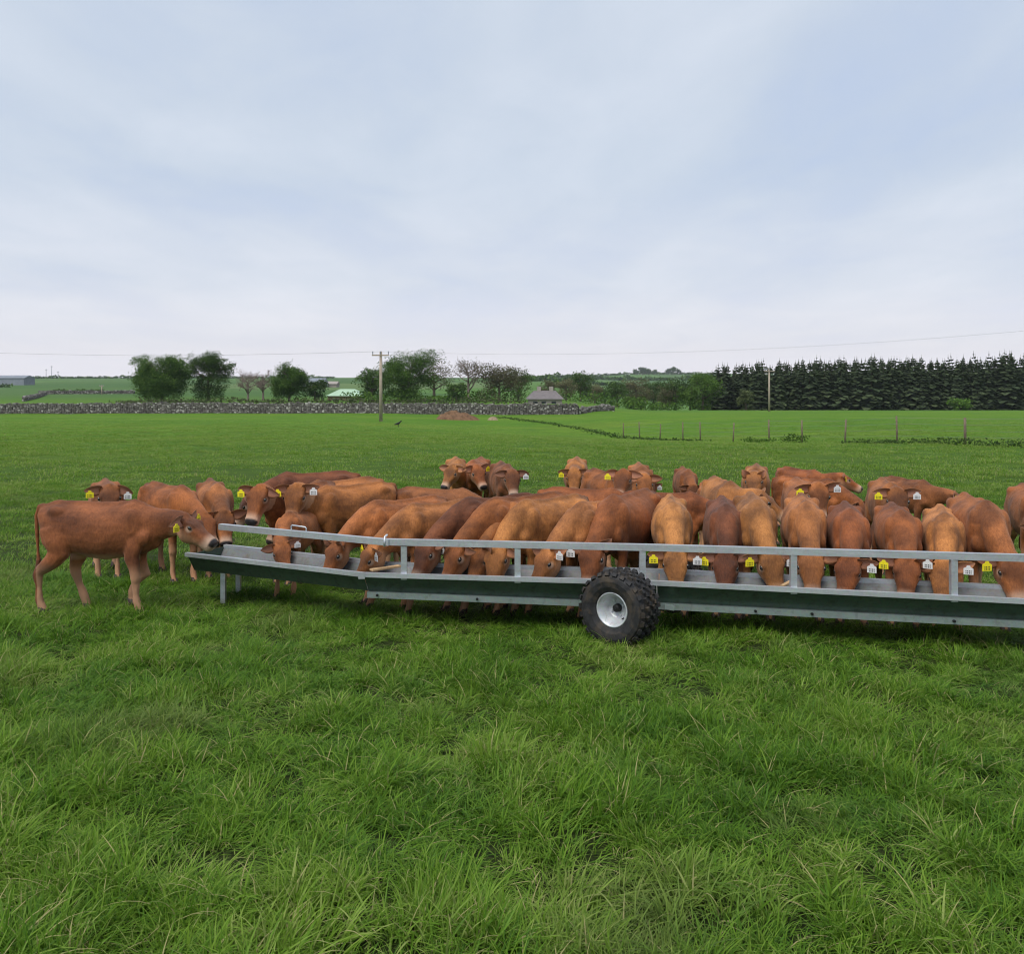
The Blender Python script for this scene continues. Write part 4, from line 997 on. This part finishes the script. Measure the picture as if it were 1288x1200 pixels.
# distant copses on the hill
CW = ['first', 'second', 'fourth', 'fifth', 'sixth', 'seventh', 'eighth and last', 'third']
for i, (p_, hh) in enumerate(((800, 8), (808, 10), (816, 8), (823, 7), (840, 8), (847, 10), (854, 7), (812, 9))):
    MESH['far'] = MESH.get('far') or tree_mesh(51, 9, 9, 12, 90, .5, leafm=LM_dark, low=.2)
    tree(CW[i]+' dark tree of the small copse on the skyline left of the wood', 'far', p_, 0, 1580+i*9, hp(hh, 1600), rz=i, group='skyline copse', h=9)
# hedges and scrub lines across the far fields
def hedge(label, path, h, wd, dens, leafm, leaf, cat='hedge', name='hedge', seed=1):
    r = random.Random(seed); C = MB(); o0 = Vector((path[0][0], path[0][1], gz(*path[0])))
    for (x0, y0), (x1, y1) in zip(path, path[1:]):
        ln = math.hypot(x1-x0, y1-y0); n_ = int(ln*dens)
        for i in range(n_):
            t = r.random(); x, y = x0+(x1-x0)*t, y0+(y1-y0)*t
            k = .55+.9*max(0, noise.noise(Vector((x*.5/h, y*.5/h, seed)))+.25)
            zz = r.random()**.8*h*k; c = Vector((x+r.gauss(0, wd/2), y+r.gauss(0, wd/2), gz(x, y)+zz))-o0
            a, bq = Vector((r.gauss(0, 1), r.gauss(0, 1), r.gauss(0, .8))).normalized(), Vector((r.gauss(0, 1), r.gauss(0, 1), r.gauss(0, 1)))
            bq = a.cross(bq).normalized(); s_ = leaf*r.uniform(.6, 1.4)
            C.add([c-a*s_, c+bq*s_*.6, c+a*s_, c-bq*s_*.6], [(0, 1, 2, 3)])
    o = C.build(name, leafm); o.location = o0; tag(o, label, cat, kind='stuff')
hedge('low hedge along the skyline of the far left fields', [gx(-60, 1050), gx(150, 1100), gx(420, 1150)], 3.2, 3, 6, LM_dark, 1.3, seed=2)
hedge('dark hedge halfway up the left fields', [gx(-40, 420), gx(14, 420)], 1.8, 1, 14, LM_dark, .5, seed=3)
hedge('scrubby hedge behind the left stone walls', [gx(70, 300), gx(130, 290)], 1.2, 1.5, 20, LM_mid, .35, seed=4)
hedge('hedge line below the skyline in the middle', [gx(660, 1150), gx(900, 1250)], 5, 4, 7, LM_dark, 1.8, seed=5)
hedge('second hedge line on the middle hill', [gx(670, 760), gx(900, 800)], 4, 3, 9, LM_dark, 1.3, seed=6)
hedge('third hedge line low on the middle hill', [gx(690, 420), gx(880, 470)], 3, 3, 14, LM_dark, .8, seed=7)
hedge('rough scrub behind the stone wall', [gx(150, 150), gx(300, 152), gx(470, 150), gx(655, 150)], .9, 2.0, 34, LM_scrub, .2, seed=8)
hedge('dark scrub under the trees', [gx(440, 160), gx(560, 162), gx(650, 166)], 1.9, 2.4, 60, LM_dark, .22, seed=9)
hedge('dark scrub along the near field edge right of the wall end', [gx(716, 168), gx(860, 176)], 1.9, 2.4, 60, LM_dark, .22, seed=19)
hedge('low hedge across the skyline on the middle hill', [gx(690, 1640), gx(800, 1660), gx(900, 1640)], 4, 3, 5, LM_dark, 1.8, seed=10)

# conifer wood
def spruce_mesh(seed, h=12, tiers=30, nb=11, wd=2.3):
    r = random.Random(seed); C = MB(); tm = MB().tube([(0, 0, -.5), (0, 0, h*.5), (0, 0, h*.98)], [.17, .10, .015], 6)
    for i in range(tiers):
        t = i/(tiers-1); z_ = h*(.04+.93*t); reach = wd*(1-t)**.6*r.uniform(.8, 1.12)+.12
        for k in range(nb if t < .8 else 6):
            a = r.uniform(0, 6.283); L_ = reach*r.uniform(.65, 1.15); d_ = Vector((math.cos(a), math.sin(a), 0)); s_ = Vector((-d_.y, d_.x, 0))
            dz = -.30*L_*r.uniform(.3, 1.2) if t < .85 else .3*L_
            p0 = Vector((0, 0, z_)); p1 = p0+d_*L_*.55+Z*dz*.35; p2 = p0+d_*L_+Z*dz; w_ = .16*L_+.09
            C.add([p0, p1+s_*w_, p2, p1-s_*w_], [(0, 1, 2, 3)])
            C.add([p1+Z*.02, p1-s_*w_*1.5+d_*w_-Z*.10, p2-Z*.12, p1+s_*w_*1.5+d_*w_-Z*.14], [(0, 1, 2, 3)])
            C.add([p0-Z*.05, p1-Z*(.22+.15*L_)+s_*.05, p2-Z*.05, p1+Z*.03], [(0, 1, 2, 3)])
    C.tube([(0, 0, h*.93), (0, 0, h*1.03)], [.05, .015], 4)
    return tm.mesh('trunk', M_bark), C.mesh('crown', LM_ever)
SP = [spruce_mesh(60+i, wd=(2.5, 2.9, 2.4, 3.1)[i]) for i in range(4)]
r = random.Random(9)
def wood_h(px_): return np.interp(px_, [880, 900, 960, 1100, 1200, 1288, 1500], [44, 56, 62, 68, 66, 73, 74])
cnt = 0
for row in range(3):
    d_ = 196+row*3.2; x = (888-CX)*d_/F+row*1.4
    while x < (1480-CX)*d_/F:
        xx, yy = x+r.uniform(-.7, .7), d_+r.uniform(-1.2, 1.2); px_ = CX+F*xx/yy
        h_ = hp(wood_h(px_)*r.choice([.93, .95, .97, .99, 1.0, 1.02, 1.06]), yy); tm, cm = SP[cnt % 4]
        root = empty('conifer', (xx, yy, gz(xx, yy)-.2), r.uniform(0, 6.28)); root.scale = (h_/12*r.uniform(.85, 1.1),)*2+(h_/12,)
        tag(root, 'tall dark conifer in the front ranks of the plantation on the right', 'conifer', 'conifers of the plantation')
        link('trunk', tm, root); link('crown', cm, root)
        cnt += 1; x += r.uniform(1.25, 2.0)
W_ = MB(); sv, sf = [], []
low_s = spruce_mesh(99, tiers=16, nb=6, wd=2.6)[1]; lv = [v.co.copy() for v in low_s.vertices]; lf = [tuple(p.vertices) for p in low_s.polygons]
for row in range(7):
    d_ = 207+row*6; x = (896-CX)*d_/F+row*.8
    while x < (1500-CX)*d_/F:
        xx, yy = x+r.uniform(-1, 1), d_+r.uniform(-2, 2); h_ = hp(wood_h(CX+F*xx/yy)*r.uniform(.9, 1.08), 210)/12; a = r.uniform(0, 6.28); ca, sa = math.cos(a), math.sin(a); g0 = gz(xx, yy)
        W_.add([(xx+(v.x*ca-v.y*sa)*h_, yy+(v.x*sa+v.y*ca)*h_, g0+v.z*h_) for v in lv], lf); x += r.uniform(3.0, 4.4)
o = W_.build('conifer_wood', LM_ever); tag(o, 'dense dark conifer plantation filling in behind its front ranks', 'wood', kind='stuff')

# ------------------------------------------------------------------ buildings
def roofed(name, label, cx_, d_, wpx, ground_py, eave_py, ridge_py, dep, wallm, roofm, hip=0.0, chims=(), windows=(), cat='house', rz=0, group=None):
    wd = wpx*d_/F; x = (cx_-CX)*d_/F; zg = CZ-(ground_py-HY)*d_/F; ze = CZ-(eave_py-HY)*d_/F-zg; zr = CZ-(ridge_py-HY)*d_/F-zg
    g0 = min(gz(x, d_), zg); root = empty(name, (x, d_, zg), rz); tag(root, label, cat, group)
    MB().box((0, dep/2, ze/2-(zg-g0)/2-.2), (wd, dep, ze+(zg-g0)+.4)).build('wall', wallm, root)
    e = .35; hx_ = wd/2+e; hr = wd/2-hip*wd/2+e*(1 if hip == 0 else 0)
    rf = MB().add([(-hx_, -e, ze), (hx_, -e, ze), (hx_, dep+e, ze), (-hx_, dep+e, ze), (-hr, dep/2, zr), (hr, dep/2, zr)], [(0, 1, 5, 4), (1, 2, 5), (2, 3, 4, 5), (3, 0, 4), (3, 2, 1, 0)]).build('roof', roofm, root)
    for c in chims:
        MB().box((c*wd/2, dep/2, zr+.05), (.65, .6, 1.2)).build('chimney', M_render, rf)
    for (u, v, ww, hh) in windows:
        wn = MB().box((u*wd/2, -.03, ze*v), (ww, .06, hh)).build('window', M_render, root); MB().box((u*wd/2, -.07, ze*v), (ww*.8, .03, hh*.8)).build('pane', M_glass, wn)
    return root
roofed('farm_shed', 'low farm shed with a pale green hipped roof beyond the wall', 433, 176, 42, 510, 498, 489.5, 7, M_barnwall, M_roofgreen, .55, windows=((-.5, .5, 1.2, .8), (.4, .5, 1.2, .8)), cat='shed')
roofed('grey_house', 'grey slate roofed farmhouse with two chimneys behind the wall', 686, 150, 42, 514, 502, 491.5, 7, M_render, M_slate, .35, (-.35, .4), ((-.6, .5, .9, 1), (-.1, .5, .9, 1), (.5, .5, .9, 1)))
roofed('grey_shed', 'long low grey shed on the skyline at the far left', 8, 520, 44, 482, 475.5, 472, 12, M_grey, M_grey, 0, cat='shed')
roofed('far_farmhouse', 'distant grey farm buildings above the small bush left of centre', 394, 420, 26, 488, 481, 475.5, 9, M_grey, M_grey, 0, cat='farm building')
roofed('far_farmhouse', 'distant pale farm buildings right next to the grey ones', 416, 430, 14, 488, 483, 479.5, 8, M_render, M_render, 0, cat='farm building')
# ------------------------------------------------------------------ poles, wires
def pole(label, px_, top, base_d, arm=1.6, name='utility_pole'):
    x = (px_-CX)*base_d/F; g0 = gz(x, base_d); zt = CZ-(top-HY)*base_d/F
    root = empty(name, (x, base_d, g0)); tag(root, label, 'utility pole', 'wooden power poles'); H_ = zt-g0
    MB().tube([(0, 0, -.3), (0, 0, H_)], [.17, .12], 10).build('pole_shaft', M_pole, root, True)
    MB().box((0, -.14, H_-.35), (arm, .10, .13)).build('crossarm', M_pole, root)
    for s in (-1, 0, 1):
        MB().tube([(s*arm*.45, -.14, H_-.28), (s*arm*.45, -.14, H_-.05), (s*arm*.45, -.14, H_+.02)], [.03, .06, .03], 6).build('insulator', M_grey, root)
    return [Vector((x+s*arm*.45, base_d-.14, zt)) for s in (-1, 0, 1)]
p1 = pole('tall wooden power pole standing in front of the stone wall', 479, 442, 88)
p2 = pole('wooden power pole at the foot of the dark conifer wood', 967.5, 464, 150)
p3 = pole('small power pole far off in the left fields', 128, 484, 250, 1.2)
def wires(label, A, B_, sag, n=16, rad=.0035):
    mb = MB()
    for a, b2 in zip(A, B_):
        mb.tube([a.lerp(b2, t/n)-Z*sag*4*(t/n)*(1-t/n) for t in range(n+1)], rad, 4)
    o0 = A[0].copy(); mb.v = [tuple(Vector(v)-o0) for v in mb.v]
    o = mb.build('power_line', M_wire); o.location = o0; tag(o, label, 'power line', 'overhead lines')
offL = [at(-160, 437, 110)+Vector((s*.7, 0, 0)) for s in (-1, 0, 1)]; offR = [at(1500, 395, 66)+Vector((0, s*.7, 0)) for s in (-1, 0, 1)]
wires('overhead wires leaving the near power pole towards the left', offL, p1, .6)
wires('overhead wires from the near power pole passing above the conifer wood', p1, offR, 1.2, rad=.0022)
# far masts on the left skyline
for p_, t_, lb in ((58, 464, 'left mast of the three thin masts on the left skyline'), (65, 460, 'tallest, middle mast on the left skyline'), (73, 467, 'right and shortest mast on the left skyline')):
    x, y = gx(p_, 1100); g0 = gz(x, y); zt = CZ-(t_-HY)*1100/F; root = empty('mast', (x, y, g0)); tag(root, lb, 'mast', 'skyline masts')
    MB().tube([(0, 0, 0), (0, 0, zt-g0)], [.35, .2], 6).build('shaft', M_grey, root); MB().box((0, 0, zt-g0-1), (2.4, .4, .5)).build('head', M_grey, root)

# ------------------------------------------------------------------ wire fence in the valley
fence_root = empty('wire_fence', (17, 38, gz(17, 38))); tag(fence_root, 'wire fence with weathered timber posts crossing the right of the field', 'fence')
posts_px = [(784, 68), (804.5, 64.5), (830, 61.5), (859, 58.4), (881, 55.2), (922, 52), (967.5, 48.8), (1009, 45.8), (1062.7, 42.8), (1128.6, 39.9), (1214, 37), (1325, 34.4)]
fl = fence_root.location; tops = []
for i, (p_, d_) in enumerate(posts_px):
    x, y = gx(p_, d_); g0 = gz(x, y); hh = 1.12*(1+.06*math.sin(i*2.3)); ln = .05*math.sin(i*4.1)
    b0 = Vector((x, y, g0-.1))-fl; t0 = Vector((x+ln, y, g0+hh))-fl; w_ = .042 if i != 10 else .055
    MB().tube([b0, b0.lerp(t0, .5), t0], [w_, w_*.95, w_*.9], 7).build('post', M_wood, fence_root, True); tops.append((b0, t0))
wm = MB()
for k in (.95, .75, .55, .35):
    for (b0, t0), (b1, t1) in zip(tops, tops[1:]): wm.tube([b0.lerp(t0, k)-Y*.06, b1.lerp(t1, k)-Y*.06], .004, 3, False)
wm.build('fence_wire', M_wire, fence_root)
def fx(i, q=0): p_, d_ = posts_px[i]; return gx(p_, d_-q)
hedge('dark nettles and rank grass along the foot of the wire fence', [gx(1062, 42), gx(1128, 39.2), gx(1214, 36.4), gx(1340, 33.5)], .26, .45, 170, LM_mid, .05, 'weeds', 'weeds', 21)
hedge('dark weed patch beside the sixth fence post', [gx(938, 49.5), gx(972, 47.5)], .30, .3, 190, LM_dark, .05, 'weeds', 'weeds', 22)
hedge('dark weed patch beside the seventh fence post', [gx(986, 46.5), gx(1012, 44.8)], .42, .3, 210, LM_dark, .05, 'weeds', 'weeds', 23)
hedge('ragged ditch edge running from the earth heap to the fence', [gx(628, 108), gx(680, 95), gx(735, 82), gx(790, 67), gx(880, 54)], .13, .8, 34, LM_mid, .07, 'weeds', 'weeds', 24)
# earth heap, stones, crow
def mound(name, label, p_, d_, wpx, hpx, cat, mat, seed):
    x, y = gx(p_, d_); wd = wpx*d_/F; hh = hpx*d_/F; n_ = 28; vs = []; fs = []
    for j in range(n_+1):
        for i in range(n_+1):
            u, v = i/n_*2-1, j/n_*2-1; q = max(0, 1-u*u-v*v); f = noise.fractal(Vector((u*2.5, v*2.5, seed)), .8, 2, 4)
            zz = hh*(q**.8)*(.9+.45*f+.25*u*-.6) if q > 0 else 0
            vs.append((u*wd/2, v*wd*.3, zz+gz(x+u*wd/2, y+v*wd*.3)-gz(x, y)-.03))
    for j in range(n_):
        for i in range(n_): k = j*(n_+1)+i; fs.append((k, k+1, k+n_+2, k+n_+1))
    o = link(name, new_mesh(name, vs, fs, mat, True)); o.location = (x, y, gz(x, y)); tag(o, label, cat)
mound('earth_heap', 'heap of bare reddish earth in front of the stone wall', 576, 101, 56, 11, 'earth heap', M_earth, 1)
mound('earth_heap', 'small low pile of pale soil right of the big earth heap', 620, 101, 14, 5, 'earth heap', simple('pale_soil', (.26, .20, .13), .95, 0, 6, .3, .5), 4)
cx_, cy_ = gx(501, 70); crow = empty('crow', (cx_, cy_, gz(cx_, cy_)), .6); tag(crow, 'small black crow standing in the grass below the power pole', 'bird')
cb_ = MB(); cb_.add(*loft([(Vector((-.34, 0, .20)), Y, Z, .03, .02, .02), (Vector((-.16, 0, .24)), Y, Z, .07, .06, .06), (Vector((0, 0, .27)), Y, Z, .10, .09, .09), (Vector((.12, 0, .34)), Y, Z, .07, .07, .08), (Vector((.19, 0, .43)), Y, Z, .055, .055, .06), (Vector((.25, 0, .44)), Y, Z, .03, .03, .03), (Vector((.34, 0, .42)), Y, Z, .006, .006, .006)], 12)); cb_.build('body', M_black, crow, True)
for s in (-1, 1): MB().tube([(.0, s*.04, .22), (.01, s*.04, 0)], .012, 5).build('leg', M_black, crow)

# ------------------------------------------------------------------ haze
hb_ = MB().box((0, 1500, 23), (6800, 6800-400, 150))
m = bpy.data.materials.new('air'); m.use_nodes = True; T = m.node_tree; T.nodes.clear()
ho = T.nodes.new('ShaderNodeOutputMaterial'); pv = T.nodes.new('ShaderNodeVolumePrincipled'); pv.inputs['Density'].default_value = .00011
pv.inputs['Color'].default_value = (.88, .92, 1, 1); pv.inputs['Anisotropy'].default_value = .2
T.links.new(pv.outputs[0], ho.inputs['Volume'])
HAZE = True
if HAZE:
    h_ = hb_.build('haze', m); tag(h_, kind='stuff')
